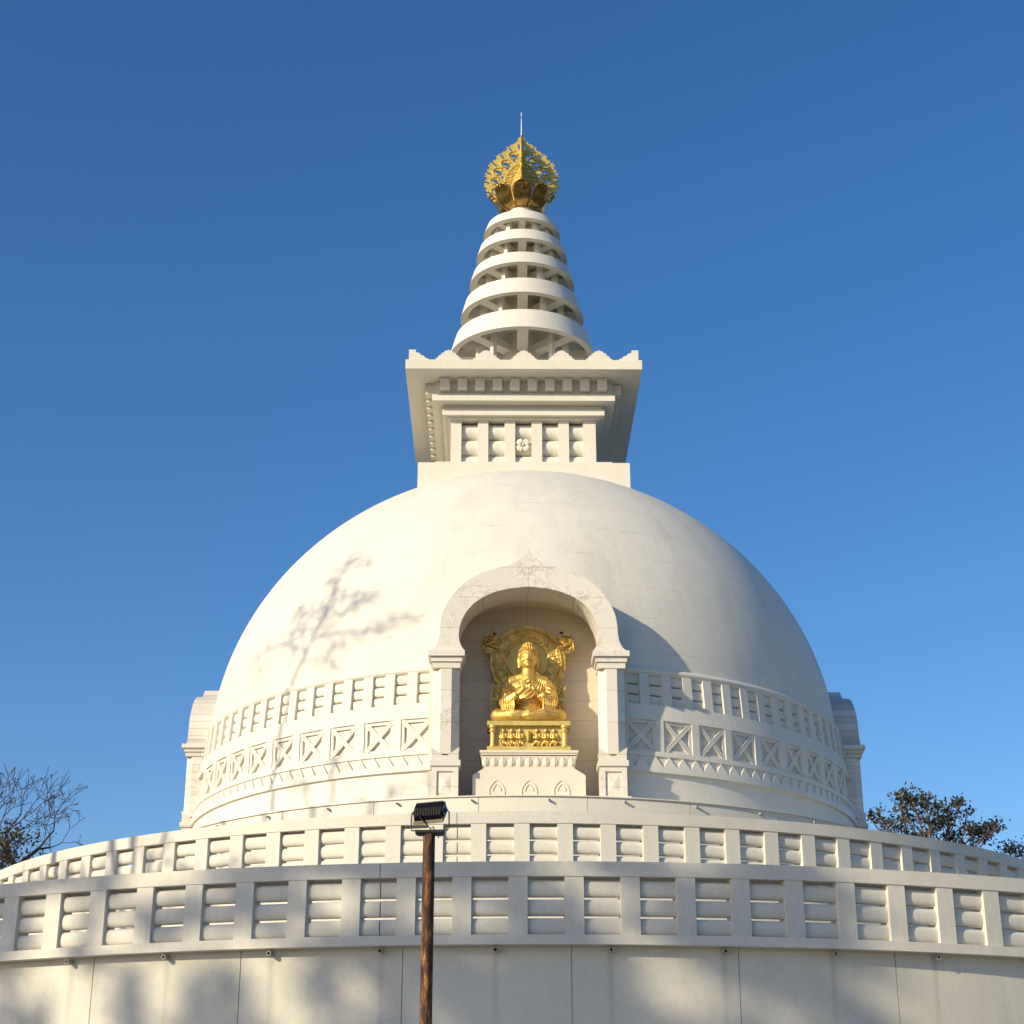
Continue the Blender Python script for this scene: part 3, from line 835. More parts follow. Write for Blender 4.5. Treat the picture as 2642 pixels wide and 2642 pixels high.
b.tube(rim, 0.028, 6)
b.tube([rows[j][4] for j in range(0, NP)], 0.03, 6)
prim = b.build('petal_rim', M['gold_edge'], pet, smooth=60)
for k in range(1, 8):
    c_ = dup(pet, fin, k * pi / 4); dup(prim, c_)
# openwork flame wings: pierced plates in two crossing planes
def wing_inside(x, z):
    # outline radius as a function of angle seen from the middle of the wing root
    oz = 39.75
    ang = atan2(z - oz, x)                     # 90 deg = up
    tab = [(-90, 0.9), (-60, 1.05), (-30, 1.47), (-10, 1.56), (14, 1.60), (30, 1.69), (47, 1.76), (63, 1.86), (75, 2.02), (84, 2.2), (90, 2.40)]
    d = math.degrees(ang)
    if d < -90 or x < 0: return False
    R_ = tab[-1][1]
    for (a0, r0), (a1, r1) in zip(tab, tab[1:]):
        if a0 <= d <= a1: R_ = r0 + (r1 - r0) * (d - a0) / (a1 - a0); break
    ph = (d + 58) / 18.5
    saw = (ph % 1.0)
    R_ -= 0.0 if d > 86 else (0.10 * saw + 0.05 * abs(sin(ph * pi * 3)))
    rr = math.hypot(x, z - oz)
    if rr > R_: return False
    # comma shaped piercings, small round ones and the slits between flame tongues
    for cx, cz, ta, pa_, qa in ((.10, 41.62, 1.4, .13, .045), (.31, 41.16, .25, .17, .075), (.63, 40.76, .35, .18, .08), (.95, 40.38, .55, .17, .075), (1.06, 39.93, .8, .16, .075), (1.03, 39.46, 1.2, .14, .075),
                                (.30, 40.95, 0, .05, .05), (.58, 40.56, 0, .05, .05), (.78, 40.16, 0, .05, .05), (.84, 39.73, 0, .05, .05), (.84, 39.36, 0, .045, .045), (.70, 40.98, .9, .04, .04),
                                (.46, 41.50, 1.0, .15, .035), (.80, 41.16, .9, .16, .035), (1.12, 40.78, .8, .16, .035), (1.36, 40.36, .6, .15, .035), (1.42, 39.90, .3, .14, .035), (1.36, 39.42, -.1, .14, .035), (1.12, 39.12, -.3, .12, .04)):
        ux, uz = x - cx, z - cz; ca, sa = cos(ta), sin(ta)
        p_, q_ = ux * ca + uz * sa, -ux * sa + uz * ca
        if pa_ > 0.12 and qa > 0.05: q_ += 1.6 * p_ * p_ - 0.02
        if (p_ / pa_) ** 2 + (q_ / qa) ** 2 < 1: return False
    # crescent gap between the jewel and the vine band
    r4 = math.hypot(x, (z - 39.45) * 0.56)
    if 0.40 < r4 < 0.48 and z > 39.1 and x > 0.08: return False
    return True
G = 0.022
b = MB(); idx = {}
NX, NZ = int(1.62 / G), int(3.4 / G)
def gv(i, k):
    if (i, k) not in idx:
        idx[(i, k)] = len(b.v); b.v.append((0.02 + i * G, 0, 38.72 + k * G))
    return idx[(i, k)]
for i in range(NX):
    for k in range(NZ):
        x, z = 0.02 + (i + 0.5) * G, 38.72 + (k + 0.5) * G
        if wing_inside(x, z):
            b.f.append([gv(i, k), gv(i + 1, k), gv(i + 1, k + 1), gv(i, k + 1)]); b.mi.append(0)
wing = b.build('flame_wing', [M['gold_fin'], M['gold_edge']], fin)
sm = wing.modifiers.new('thickness', 'SOLIDIFY'); sm.thickness = 0.045; sm.offset = 0; sm.material_offset_rim = 1
b = MB(); oz = 39.75
for side in (-1, 1):
    for cx, cz, ta in ((.31, 41.16, .25), (.63, 40.76, .35), (.95, 40.38, .55), (1.06, 39.93, .8), (1.03, 39.46, 1.2)):     # raised scrolls round the piercings
        pts = []
        for q in range(14):
            t = q / 13; u = -2.6 + 4.4 * t; r_ = 0.20 + 0.06 * t
            pts.append((cx + r_ * cos(u + ta), side * 0.04, cz - 0.01 + 0.62 * r_ * sin(u + ta) + 0.10 * t))
        b.tube(pts, [0.012 + 0.016 * sin(pi * q / 13) for q in range(14)], 6)
        b.ell((cx - 0.12, side * 0.05, cz + 0.10), (0.04, 0.03, 0.04), None, 7, 5)
    for rr in (0.52, 0.75):
        pts = [(rr * cos(t), side * 0.04, 39.45 + rr * sin(t) / 0.56) for t in [radians(-8 + 7.5 * q) for q in range(13)]]
        b.tube(pts, 0.02, 5)
    for q in range(34):
        t = radians(-5 + 2.6 * q); rr = 0.635 + 0.07 * sin(q * 2.4)
        b.ell((rr * cos(t), side * 0.04, 39.45 + rr * sin(t) / 0.56), (0.035, 0.03, 0.03), None, 7, 5)
wsc = b.build('scroll_relief', M['gold_fin'], wing, smooth=60)
for k in range(1, 4):
    c_ = dup(wing, fin, k * pi / 2); dup(wsc, c_)
b = MB(); b.tube([(0, 0, 40.6), (0, 0, 42.15)], [0.035, 0.03], 8); b.ell((0, 0, 42.15), (0.055, 0.055, 0.07)); b.build('ridge_tube', M['gold_edge'], fin, smooth=40)
b = MB(); b.tube([(0, 0, 42.1), (0, 0, 43.32)], [0.028, 0.014], 8); b.ell((0, 0, 43.05), (0.045, 0.045, 0.03))
for k in range(3):
    a_ = k * 2.1; b.tube([(0, 0, 43.05), (0.07 * cos(a_), 0.07 * sin(a_), 43.2)], 0.008, 5)
b.build('lightning_rod', M['rod'], fin, smooth=40)

# ------------------------------------------------------------------ carved pedestal, throne, statue (all inside the front niche)
def in_niche(x, y, z):
    v = Matrix.Rotation(ROT, 3, 'Z') @ Vector((x, y, z)); return v
ped = thing('pedestal', 'cream marble pedestal with lotus petal band standing in the niche beneath the gold throne', 'pedestal', in_niche(0, -10.6, 12.05), ROT)
b = MB()
P_ = [(-1.63, 0.0), (1.63, 0.0), (1.63, 0.72), (1.32, 0.92), (-1.32, 0.92), (-1.63, 0.72)]
b.prism(P_, -0.75, 0.9)
b.box(-1.68, 1.68, -0.80, 0.9, -0.0, 0.04)
b.build('base', M['pedestal'], ped)
for x in (-0.93, 0.0, 0.93):
    b = MB()
    for (w, h, z0, y0, y1, tk) in ((0.235, 0.60, 0.04, -0.775, -0.74, 0.03), (0.13, 0.22, 0.26, -0.775, -0.74, 0.026)):
        L = []
        for q in range(13):
            t = q / 12
            if z0 < 0.1:
                zz = z0 + (h - z0) * t
                xx = w if zz < 0.26 else w * sqrt(max(0, 1 - ((zz - 0.26) / (h - 0.26)) ** 2)) ** 1.0
                xx = w if zz < 0.26 else w * (1 - ((zz - 0.26) / (h - 0.26)) ** 1.9)
            else:
                zz = z0 + (h) * t; xx = w * (1 - t ** 1.9)
            L.append((xx, zz))
        o = [(x + a, c) for a, c in L] + [(x - a, c) for a, c in L[::-1][1:]]
        i_ = [(x + max(0, a - tk), min(c, L[-1][1] - tk * 1.3)) for a, c in L] + [(x - max(0, a - tk), min(c, L[-1][1] - tk * 1.3)) for a, c in L[::-1][1:]]
        n = len(o)
        b.add([(p, y0, q) for p, q in o] + [(p, y0, q) for p, q in i_] + [(p, y1, q) for p, q in o] + [(p, y1, q) for p, q in i_],
              [f for k in range(n - 1) for f in ((k, k + 1, n + k + 1, n + k), (k, 2 * n + k, 2 * n + k + 1, k + 1), (n + k, n + k + 1, 3 * n + k + 1, 3 * n + k))])
    b.build('pointed_arch_relief', M['pedestal'], ped)
b = MB()
b.loft([[(-1.30, -0.72, 0.92), (1.30, -0.72, 0.92), (1.30, 0.6, 0.92), (-1.30, 0.6, 0.92)], [(-1.30, -0.72, 0.97), (1.30, -0.72, 0.97), (1.30, 0.6, 0.97), (-1.30, 0.6, 0.97)],
        [(-1.22, -0.64, 0.99), (1.22, -0.64, 0.99), (1.22, 0.6, 0.99), (-1.22, 0.6, 0.99)], [(-1.40, -0.72, 1.30), (1.40, -0.72, 1.30), (1.40, 0.6, 1.30), (-1.40, 0.6, 1.30)]])
b.box(-1.40, 1.40, -0.76, 0.6, 1.32, 1.37); b.box(-1.43, 1.43, -0.79, 0.6, 1.375, 1.45)
b.build('cornice', M['pedestal'], ped)
b = MB()
b.ell((0, -0.655, 1.13), (0.122, 0.052, 0.155), Matrix.Rotation(0.18, 3, 'X'), 16, 10)
b.add([(-0.03, -0.66, 1.02), (0, -0.705, 1.04), (0.03, -0.66, 1.02), (-0.03, -0.70, 1.26), (0, -0.735, 1.25), (0.03, -0.70, 1.26)], [(0, 1, 4, 3), (1, 2, 5, 4), (0, 3, 5, 2), (0, 2, 1), (3, 4, 5)])
pt0 = b.build('lotus_petal', M['pedestal'], ped, smooth=70)
pt0.location = (-1.25, 0, 0)
for k in range(1, 11): dup(pt0, ped, loc=(-1.25 + 0.25 * k, 0, 0))
for s_ in (-1, 1):
    for k in range(4):
        o = dup(pt0, ped); o.rotation_euler = (0, 0, s_ * pi / 2); o.location = (s_ * (1.36 - 0.72), -0.5 + 0.25 * k, 0)

thr = thing('throne', 'low gold throne block with small columns and carved seated figures under the statue', 'throne', in_niche(0, -10.6, 13.5), ROT)
b = MB(); b.box(-1.22, 1.22, -0.56, 0.5, 0.0, 0.17); b.box(-1.13, 1.13, -0.42, 0.5, 0.17, 0.80)
b.build('block', M['gold_flat'], thr)
b = MB(); b.box(-1.22, 1.22, -0.56, 0.5, 0.80, 0.93); b.build('top_slab', M['gold_flat'], thr)
b = MB()
b.tube([(0, -0.48, 0.17), (0, -0.48, 0.21), (0, -0.48, 0.215), (0, -0.48, 0.60), (0, -0.48, 0.61), (0, -0.48, 0.65), (0, -0.48, 0.68), (0, -0.48, 0.72), (0, -0.48, 0.74), (0, -0.48, 0.80)],
       [0.10, 0.10, 0.075, 0.07, 0.10, 0.11, 0.075, 0.085, 0.115, 0.12], 16)
tc_ = b.build('throne_column', M['gold_flat'], thr, smooth=40); tc_.location = (-1.05, 0, 0); dup(tc_, thr, loc=(1.05, 0, 0))
def disciple(x, f):
    b = MB(); y = -0.46
    b.ell((x, y, 0.655), (0.058, 0.05, 0.07)); b.ell((x, y + 0.02, 0.48), (0.075, 0.06, 0.12)); b.ell((x + 0.01 * f, y + 0.02, 0.30), (0.10, 0.08, 0.09))
    b.tube([(x - 0.07, y, 0.56), (x - 0.10, y - 0.03, 0.44), (x + 0.01 * f, y - 0.07, 0.42)], [0.03, 0.028, 0.022])
    b.tube([(x + 0.07, y, 0.56), (x + 0.10, y - 0.03, 0.44), (x + 0.02 * f, y - 0.07, 0.42)], [0.03, 0.028, 0.022])
    b.tube([(x - 0.04, y, 0.34), (x - 0.10 * f, y - 0.06, 0.30), (x - 0.02 * f, y - 0.04, 0.19)], [0.05, 0.042, 0.03])
    b.tube([(x + 0.04, y, 0.32), (x + 0.11 * f, y - 0.05, 0.25), (x + 0.13 * f, y - 0.03, 0.19)], [0.05, 0.04, 0.03])
    return b
for k, x in enumerate((-0.74, -0.50, -0.26, 0.24, 0.50, 0.74)):
    disciple(x, 1 if x < 0 else -1).build('seated_figure_relief', M['gold'], thr, smooth=70)
b = MB(); b.loft([[(0, -0.62, 0.62), (0.0, -0.60, 0.34), (0.03, -0.42, 0.30), (0.03, -0.42, 0.66)], [(0.10, -0.42, 0.56), (0.10, -0.42, 0.40), (0.06, -0.42, 0.30), (0.06, -0.42, 0.62)]])
b.ell((-0.02, -0.46, 0.48), (0.05, 0.12, 0.17)); b.box(-0.10, 0.10, -0.52, -0.42, 0.17, 0.27)
b.build('wheel_relief', M['gold_flat'], thr, smooth=40)

bud = thing('buddha_statue', 'golden seated buddha with hands raised to its chest before a round carved halo', 'statue', in_niche(0, -10.6, 14.43), ROT)
def remeshed(mb, name, mat, parent, vox, smooth_it=3, sm_f=0.5):
    me = mb.mesh(name + '_tmp', mat)
    o = bpy.data.objects.new(name + '_tmp', me); C.objects.link(o)
    r = o.modifiers.new('r', 'REMESH'); r.mode = 'VOXEL'; r.voxel_size = vox; r.use_smooth_shade = True
    if smooth_it:
        s = o.modifiers.new('s', 'SMOOTH'); s.factor = sm_f; s.iterations = smooth_it
    dg = bpy.context.evaluated_depsgraph_get(); dg.update()
    nm = bpy.data.meshes.new_from_object(o.evaluated_get(dg))
    nm.name = name
    bpy.data.objects.remove(o)
    if not nm.materials: nm.materials.append(mat)
    q = bpy.data.objects.new(name, nm); C.objects.link(q); q.parent = parent
    nm.polygons.foreach_set('use_smooth', [True] * len(nm.polygons))
    return q
b = MB()
# torso, shoulders, neck
b.ell((0, 0.10, 0.72), (0.44, 0.32, 0.62), None, 24, 16)
b.ell((0, 0.10, 1.17), (0.62, 0.27, 0.32), None, 24, 14)
b.ell((0, 0.10, 0.34), (0.56, 0.40, 0.36), None, 24, 14)
b.tube([(0, 0.08, 1.35), (0, 0.03, 1.55), (0, 0.0, 1.80)], [0.30, 0.215, 0.185], 18)
for s_ in (-1, 1): b.tube([(0, 0.08, 1.44), (s_ * 0.30, 0.10, 1.39), (s_ * 0.56, 0.10, 1.31)], [0.20, 0.20, 0.20], 16)
# head with cranial bump
b.ell((0.0, -0.02, 2.06), (0.272, 0.28, 0.36), None, 28, 20)
b.ell((0.0, -0.07, 1.88), (0.225, 0.21, 0.19), None, 20, 14)
# arms: shoulder - elbow - wrist, wide sleeves
for s_ in (-1, 1):
    b.tube([(s_ * 0.54, 0.10, 1.31), (s_ * 0.65, 0.08, 1.14), (s_ * 0.70, 0.02, 0.86), (s_ * 0.71, -0.05, 0.64)], [0.18, 0.19, 0.18, 0.17], 16)
    b.tube([(s_ * 0.70, -0.05, 0.64), (s_ * 0.55, -0.32, 0.70), (s_ * 0.33, -0.46, 0.83)], [0.20, 0.165, 0.12], 16)
    # hanging sleeve
    b.loft([[(s_ * 0.40, -0.50, 0.72), (s_ * 0.70, -0.30, 0.66), (s_ * 0.78, -0.05, 0.60), (s_ * 0.52, -0.20, 0.70)],
            [(s_ * 0.40, -0.52, 0.30), (s_ * 0.74, -0.34, 0.28), (s_ * 0.84, 0.0, 0.22), (s_ * 0.50, -0.15, 0.28)]])
# crossed legs
for s_ in (-1, 1):
    b.tube([(s_ * 0.30, 0.15, 0.24), (s_ * 0.66, -0.05, 0.22), (s_ * 0.90, -0.24, 0.19)], [0.27, 0.235, 0.19], 18)
    b.ell((s_ * 0.91, -0.22, 0.22), (0.21, 0.24, 0.22), None, 18, 12)
b.tube([(0.92, -0.26, 0.21), (0.45, -0.44, 0.21), (0.0, -0.48, 0.17), (-0.3, -0.42, 0.16)], [0.20, 0.195, 0.15, 0.11], 16)
b.tube([(-0.92, -0.26, 0.20), (-0.45, -0.40, 0.20), (0.0, -0.42, 0.16)], [0.20, 0.19, 0.14], 16)
b.ell((0.0, -0.15, 0.10), (0.8, 0.40, 0.12), None, 20, 10)
# robe folds: ridges lying on the torso, from the statue's left shoulder across the chest
from mathutils.bvhtree import BVHTree
_t = BVHTree.FromPolygons([Vector(v) for v in b.v], [tuple(f) for f in b.f])
def front_y(x, z):
    h = _t.ray_cast(Vector((x, -2, z)), Vector((0, 1, 0)))
    return h[0].y if h[0] is not None else None
def fold(pts, r):
    run = []
    for q, (x, z) in enumerate(pts):
        y = front_y(x, z)
        if y is None: continue
        run.append((x, y - 0.004, z))
    if len(run) > 3:
        n = len(run) - 1
        b.tube(run, [r * (0.45 + 0.55 * sin(pi * q / n)) for q in range(n + 1)], 7)
for k in range(9):     # chest folds sweep from the statue's left shoulder down to its right side
    x0 = 0.14 + 0.05 * k; z0 = 1.56 - 0.03 * k
    x1 = -0.46 + 0.085 * k; z1 = 1.24 - 0.115 * k
    fold([(x0 + (x1 - x0) * (t ** 1.25), z0 + (z1 - z0) * (t ** 0.85) - 0.05 * sin(pi * t)) for t in [q / 18 for q in range(19)]], 0.032)
for k in range(5):     # belly folds between the sleeves
    fold([(-0.34 + 0.66 * t, 0.74 - 0.10 * k - 0.12 * sin(pi * t) + 0.12 * t) for t in [q / 12 for q in range(13)]], 0.036)
for k in range(3):     # neckline
    fold([(-(0.23 + 0.06 * k) * cos(t), 1.60 - 0.02 * k - (0.10 + 0.05 * k) * sin(t)) for t in [pi * q / 16 for q in range(17)]], 0.03)
for s_ in (-1, 1):   # folds on the upper arms and sleeves
    for k in range(6):
        z = 1.22 - 0.11 * k
        b.tube([(s_ * 0.50, -0.16, z - 0.02), (s_ * 0.66, -0.15, z - 0.07), (s_ * 0.79, -0.04, z - 0.15), (s_ * 0.86, 0.08, z - 0.19)], [0.02, 0.036, 0.038, 0.02], 6)
    for k in range(7):
        x = 0.43 + 0.055 * k; y = -0.535 + 0.03 * k
        b.tube([(s_ * x, y, 0.78 - 0.01 * k), (s_ * (x + 0.01), y - 0.01, 0.5), (s_ * (x + 0.02), y, 0.29)], [0.01, 0.022, 0.022], 6)
for k in range(6):   # lap folds
    fold([(-0.66 + 0.10 * k + (0.62 - 0.02 * k) * t, 0.36 - (0.30 - 0.02 * k) * sin(pi * (0.05 + 0.5 * t)) + 0.06 * t) for t in [q / 12 for q in range(13)]], 0.026)
for k in range(3):
    fold([(0.18 + 0.62 * t, 0.33 - 0.08 * k + 0.05 * sin(pi * t)) for t in [q / 10 for q in range(11)]], 0.024)
# neck creases and ears
for s_ in (-1, 1):
    b.tube([(s_ * 0.265, 0.02, 2.14), (s_ * 0.285, 0.0, 2.02), (s_ * 0.275, -0.02, 1.86), (s_ * 0.262, -0.02, 1.76)], [0.035, 0.05, 0.04, 0.048], 10)
# nose, brows, lips, eyelids, chin
b.tube([(0, -0.28, 2.12), (0, -0.315, 2.02), (0, -0.345, 1.965)], [0.022, 0.03, 0.045], 8)
for s_ in (-1, 1):
    b.ell((s_ * 0.03, -0.31, 1.955), (0.03, 0.03, 0.022))
    b.tube([(s_ * 0.03, -0.285, 2.125), (s_ * 0.12, -0.265, 2.155), (s_ * 0.20, -0.215, 2.11)], [0.014, 0.017, 0.01], 6)
    b.ell((s_ * 0.108, -0.245, 2.06), (0.062, 0.035, 0.032), None, 14, 8)
    b.ell((s_ * 0.14, -0.19, 1.95), (0.085, 0.07, 0.08))
b.ell((0, -0.275, 1.888), (0.075, 0.028, 0.018)); b.ell((0, -0.27, 1.855), (0.06, 0.028, 0.02)); b.ell((0, -0.245, 1.79), (0.075, 0.045, 0.05))
b.ell((0, -0.285, 2.20), (0.014, 0.02, 0.014))
# hands in the teaching gesture: palms, and five separate fingers each
def hand(sgn):
    w = Vector((sgn * 0.31, -0.47, 0.84)); palm = Vector((sgn * 0.15, -0.56, 0.97))
    b.tube([w, palm, palm + Vector((-sgn * 0.03, 0, 0.05))], [0.075, 0.085, 0.07], 12)
    if sgn < 0:
        base = palm + Vector((0.0, -0.01, 0.07))
        for k, (dx, L) in enumerate(((0.055, 0.19), (0.018, 0.22), (-0.02, 0.20), (-0.057, 0.16))):
            p0 = base + Vector((dx, 0, 0)); b.tube([p0, p0 + Vector((0.005, -0.01, L * 0.55)), p0 + Vector((0.02, 0.0, L))], [0.024, 0.021, 0.014], 8)
        b.tube([palm + Vector((0.06, -0.02, -0.02)), palm + Vector((0.11, -0.04, 0.05)), palm + Vector((0.09, -0.03, 0.12))], [0.026, 0.023, 0.016], 8)
    else:
        base = palm + Vector((-0.05, -0.02, 0.03))
        for k, (dz, L) in enumerate(((0.055, 0.13), (0.018, 0.15), (-0.02, 0.14), (-0.057, 0.11))):
            p0 = base + Vector((0, 0, dz)); b.tube([p0, p0 + Vector((-L * 0.55, -0.05, 0.02)), p0 + Vector((-L * 0.8, -0.03, 0.03))], [0.024, 0.021, 0.014], 8)
        b.tube([palm + Vector((-0.02, -0.03, 0.07)), palm + Vector((-0.06, -0.05, 0.13)), palm + Vector((-0.11, -0.04, 0.15))], [0.026, 0.023, 0.016], 8)
hand(-1); hand(1)
body = remeshed(b, 'body', M['gold'], bud, 0.0125, 1, 0.4)
# tight curls
b = MB()
b.ell((0.0, 0.02, 2.17), (0.285, 0.285, 0.30), None, 20, 14)
b.ell((0.0, 0.02, 2.43), (0.165, 0.165, 0.13), None, 16, 10)
cc = b; vs0 = []
for j in range(11):
    t = radians(12 + 9.0 * j)
    nn = max(6, int(26 * sin(t)))
    for i in range(nn):
        a_ = 2 * pi * (i + 0.5 * (j % 2)) / nn
        x, y, z = 0.287 * sin(t) * cos(a_), 0.02 + 0.287 * sin(t) * sin(a_), 2.17 + 0.30 * cos(t)
        if y < -0.05 and z < 2.27: continue
        cc.ell((x, y, z), (0.026, 0.026, 0.026), None, 7, 5)
for j in range(5):
    t = radians(10 + 18 * j); nn = max(5, int(15 * sin(t)))
    for i in range(nn):
        a_ = 2 * pi * (i + 0.5 * (j % 2)) / nn
        cc.ell((0.165 * sin(t) * cos(a_), 0.02 + 0.165 * sin(t) * sin(a_), 2.43 + 0.13 * cos(t)), (0.026, 0.026, 0.026), None, 7, 5)
# keep the cap off the face
hv = [(x, (y if not (z < 2.26 and y < -0.02) else max(y, -0.02)), z) for x, y, z in b.v]
b.v = hv
b.build('hair', M['gold'], bud, smooth=80)
# halo: carved ring, plain inner disc, rim and beads
hz = 16.56 - 14.43; hy = 0.62
halo = MB()
prof = [(0.62, -0.05), (0.66, -0.07), (0.98, -0.07), (1.0, -0.10), (1.04, -0.10), (1.06, -0.06), (1.15, -0.06), (1.17, -0.02), (1.17, 0.06), (0.62, 0.06)]
vs = []; fs = []; n = 96; m_ = len(prof)
for i in range(n):
    t = 2 * pi * i / n
    for r, d in prof: vs.append((r * sin(t), hy + d, hz + r * cos(t)))
for i in range(n):
    for k in range(m_):
        fs.append((i * m_ + k, ((i + 1) % n) * m_ + k, ((i + 1) % n) * m_ + (k + 1) % m_, i * m_ + (k + 1) % m_))
halo.add(vs, fs)
ho = halo.build('halo', M['gold_relief'], bud, smooth=40)
b = MB(); b.add([(0.64 * sin(2 * pi * i / 64), hy - 0.03, hz + 0.06 + 0.64 * cos(2 * pi * i / 64)) for i in range(64)] + [(0.64 * sin(2 * pi * i / 64), hy + 0.05, hz + 0.06 + 0.64 * cos(2 * pi * i / 64)) for i in range(64)],
                [tuple(range(64)), tuple(range(127, 63, -1))] + [(i, i + 64, (i + 1) % 64 + 64, (i + 1) % 64) for i in range(64)])
b.build('inner_disc', M['gold_flat'], ho)
b = MB()
for i in range(110):
    t = 2 * pi * i / 110; b.ell((1.02 * sin(t), hy - 0.105, hz + 1.02 * cos(t)), (0.022, 0.022, 0.022), None, 6, 5)
for k in range(16):    # vine scrolls carved in the ring
    t0_ = 2 * pi * k / 16; sgn = 1 if k % 2 else -1
    pts = []
    for q in range(16):
        u = q / 15 * 5.2; r_ = 0.13 * (1 - q / 19)
        cx, cz = 0.83 * sin(t0_), hz + 0.83 * cos(t0_)
        pts.append((cx + sgn * r_ * cos(u + t0_), hy - 0.08, cz + r_ * sin(u + t0_)))
    b.tube(pts, 0.02, 5)
    for q in range(4):
        a_ = ru(0, 6.28); b.ell((cx + 0.13 * cos(a_), hy - 0.08, cz + 0.13 * sin(a_)), (0.035, 0.03, 0.03), None, 7, 5)
b.build('halo_carving', M['gold'], ho, smooth=70)
# throne back panels beside the body
b = MB()
b.box(-1.10, -0.55, hy - 0.06, hy + 0.08, 0.0, 1.42); b.box(0.55, 1.10, hy - 0.061, hy + 0.08, 0.0, 1.42)
bpn = b.build('back_panel', M['gold_relief'], bud)
b = MB(); b.box(-1.13, 1.13, hy - 0.10, hy - 0.05, 0.90, 1.0); b.box(-1.13, -1.06, hy - 0.09, hy + 0.08, -0.0, 1.40); b.box(1.06, 1.13, hy - 0.09, hy + 0.08, 0.0, 1.40)
b.build('crossbar', M['gold_flat'], bpn)
b = MB()
for s_ in (-1, 1):
    for k in range(14):
        cx, cz = s_ * ru(0.68, 1.0), ru(0.1, 1.36)
        pts = [(cx + 0.09 * cos(u) * (1 - u / 9), hy - 0.08, cz + 0.09 * sin(u) * (1 - u / 9)) for u in [0.5 * q for q in range(10)]]
        b.tube(pts, 0.02, 5)
b.build('scroll_carving', M['gold'], bpn, smooth=70)
# two flying figures on the halo's shoulders
def flyer(s_):
    b = MB(); x0, z0 = s_ * 1.06, 17.10 - 14.43; y = hy - 0.14
    b.ell((x0 - s_ * 0.02, y, z0 + 0.16), (0.13, 0.08, 0.08), Matrix.Rotation(s_ * 0.6, 3, 'Y'))      # chest
    b.ell((x0 + s_ * 0.06, y - 0.03, z0 + 0.30), (0.055, 0.055, 0.065))                              # head
    b.tube([(x0 - s_ * 0.08, y, z0 + 0.10), (x0 + s_ * 0.10, y - 0.02, z0 - 0.06), (x0 - s_ * 0.16, y - 0.02, z0 - 0.12)], [0.07, 0.055, 0.04])
    b.tube([(x0 - s_ * 0.05, y, z0 + 0.06), (x0 + s_ * 0.22, y, z0 - 0.02), (x0 + s_ * 0.26, y, z0 + 0.18)], [0.06, 0.045, 0.03])
    b.tube([(x0, y, z0 + 0.22), (x0 - s_ * 0.14, y - 0.03, z0 + 0.30), (x0 - s_ * 0.24, y - 0.02, z0 + 0.20)], [0.035, 0.03, 0.02])
    b.tube([(x0 + s_ * 0.08, y, z0 + 0.2), (x0 + s_ * 0.2, y - 0.03, z0 + 0.12), (x0 + s_ * 0.28, y - 0.02, z0 + 0.26)], [0.035, 0.03, 0.02])
    for k in range(3):
        b.tube([(x0 + s_ * (0.1 * k - 0.1), y + 0.03, z0 + 0.12), (x0 + s_ * (0.28 + 0.02 * k), y + 0.03, z0 + 0.28 - 0.12 * k), (x0 + s_ * 0.34, y + 0.03, z0 + 0.05 - 0.12 * k), (x0 + s_ * 0.18, y + 0.03, z0 - 0.18)], [0.02, 0.03, 0.03, 0.015])
    b.ell((x0 + s_ * 0.06, hy - 0.02, z0 + 0.02), (0.30, 0.06, 0.30), None, 18, 10)
    return remeshed(b, 'flying_figure', M['gold_relief'], bud, 0.014, 1, 0.3)
flyer(-1); flyer(1)

# ------------------------------------------------------------------ floodlight on its rusty pole
pole = thing('floodlight_pole', 'rusty yellow steel pole carrying a black finned floodlight in front of the walls', 'floodlight', (-1.022, -47.0, 0))
b = MB(); n = 20; zs = [0, 0.5, 1.2, 2.0, 3.0, 4.135]
b.loft([[(0.0458 * cos(2 * pi * k / n), 0.0458 * sin(2 * pi * k / n), z) for k in range(n)] for z in zs])
b.build('pole', M['rust'], pole, smooth=50)
b = MB(); b.box(-0.105, 0.118, -0.05, 0.05, 4.135, 4.155); b.loft([[(-0.105, -0.05, 4.135), (0.118, -0.05, 4.135), (0.118, 0.05, 4.135), (-0.105, 0.05, 4.135)], [(-0.085, -0.04, 4.122), (0.10, -0.04, 4.122), (0.10, 0.04, 4.122), (-0.085, 0.04, 4.122)]])
b.tube([(0.07, 0, 4.13), (0.07, 0, 4.10)], 0.004, 5)
b.build('top_plate', M['dark_metal'], pole)
b = MB()
b.tube([(-0.01, 0, 4.160), (0.14, 0.0, 4.162), (0.152, 0, 4.185), (0.148, 0.02, 4.305), (0.125, 0.03, 4.33)], 0.0055, 6)
b.tube([(-0.01, 0, 4.160), (-0.135, 0.0, 4.157), (-0.139, 0, 4.18), (-0.136, 0.02, 4.29), (-0.115, 0.03, 4.315)], 0.0055, 6)
b.build('yoke', M['wire'], pole, smooth=50)
lampm = Matrix.Translation((0.0, 0.03, 4.308)) @ Matrix.Rotation(radians(-2.5), 4, 'Y') @ Matrix.Rotation(radians(-14), 4, 'Z') @ Matrix.Rotation(radians(-50), 4, 'X')
b = MB()
b.box(-0.118, 0.118, 0.020, 0.045, -0.105, 0.085, lampm)
b.build('lamp_rim', M['cream_frame'], pole)
b = MB()
b.box(-0.105, 0.105, -0.01, 0.022, -0.075, 0.08, lampm)
for k in range(17):
    x = -0.102 + 0.01275 * k
    P0 = [(x - 0.0022, y, z) for y, z in ((0.02, -0.100), (-0.02, -0.095), (-0.058, -0.035), (-0.058, 0.055), (-0.02, 0.09), (0.02, 0.09))]
    P1 = [(x + 0.0022, y, z) for _, y, z in P0]
    b.loft([[tuple(lampm @ Vector(p)) for p in P0], [tuple(lampm @ Vector(p)) for p in P1]])
hsg = b.build('lamp_housing', M['dark_metal'], pole)
b = MB()
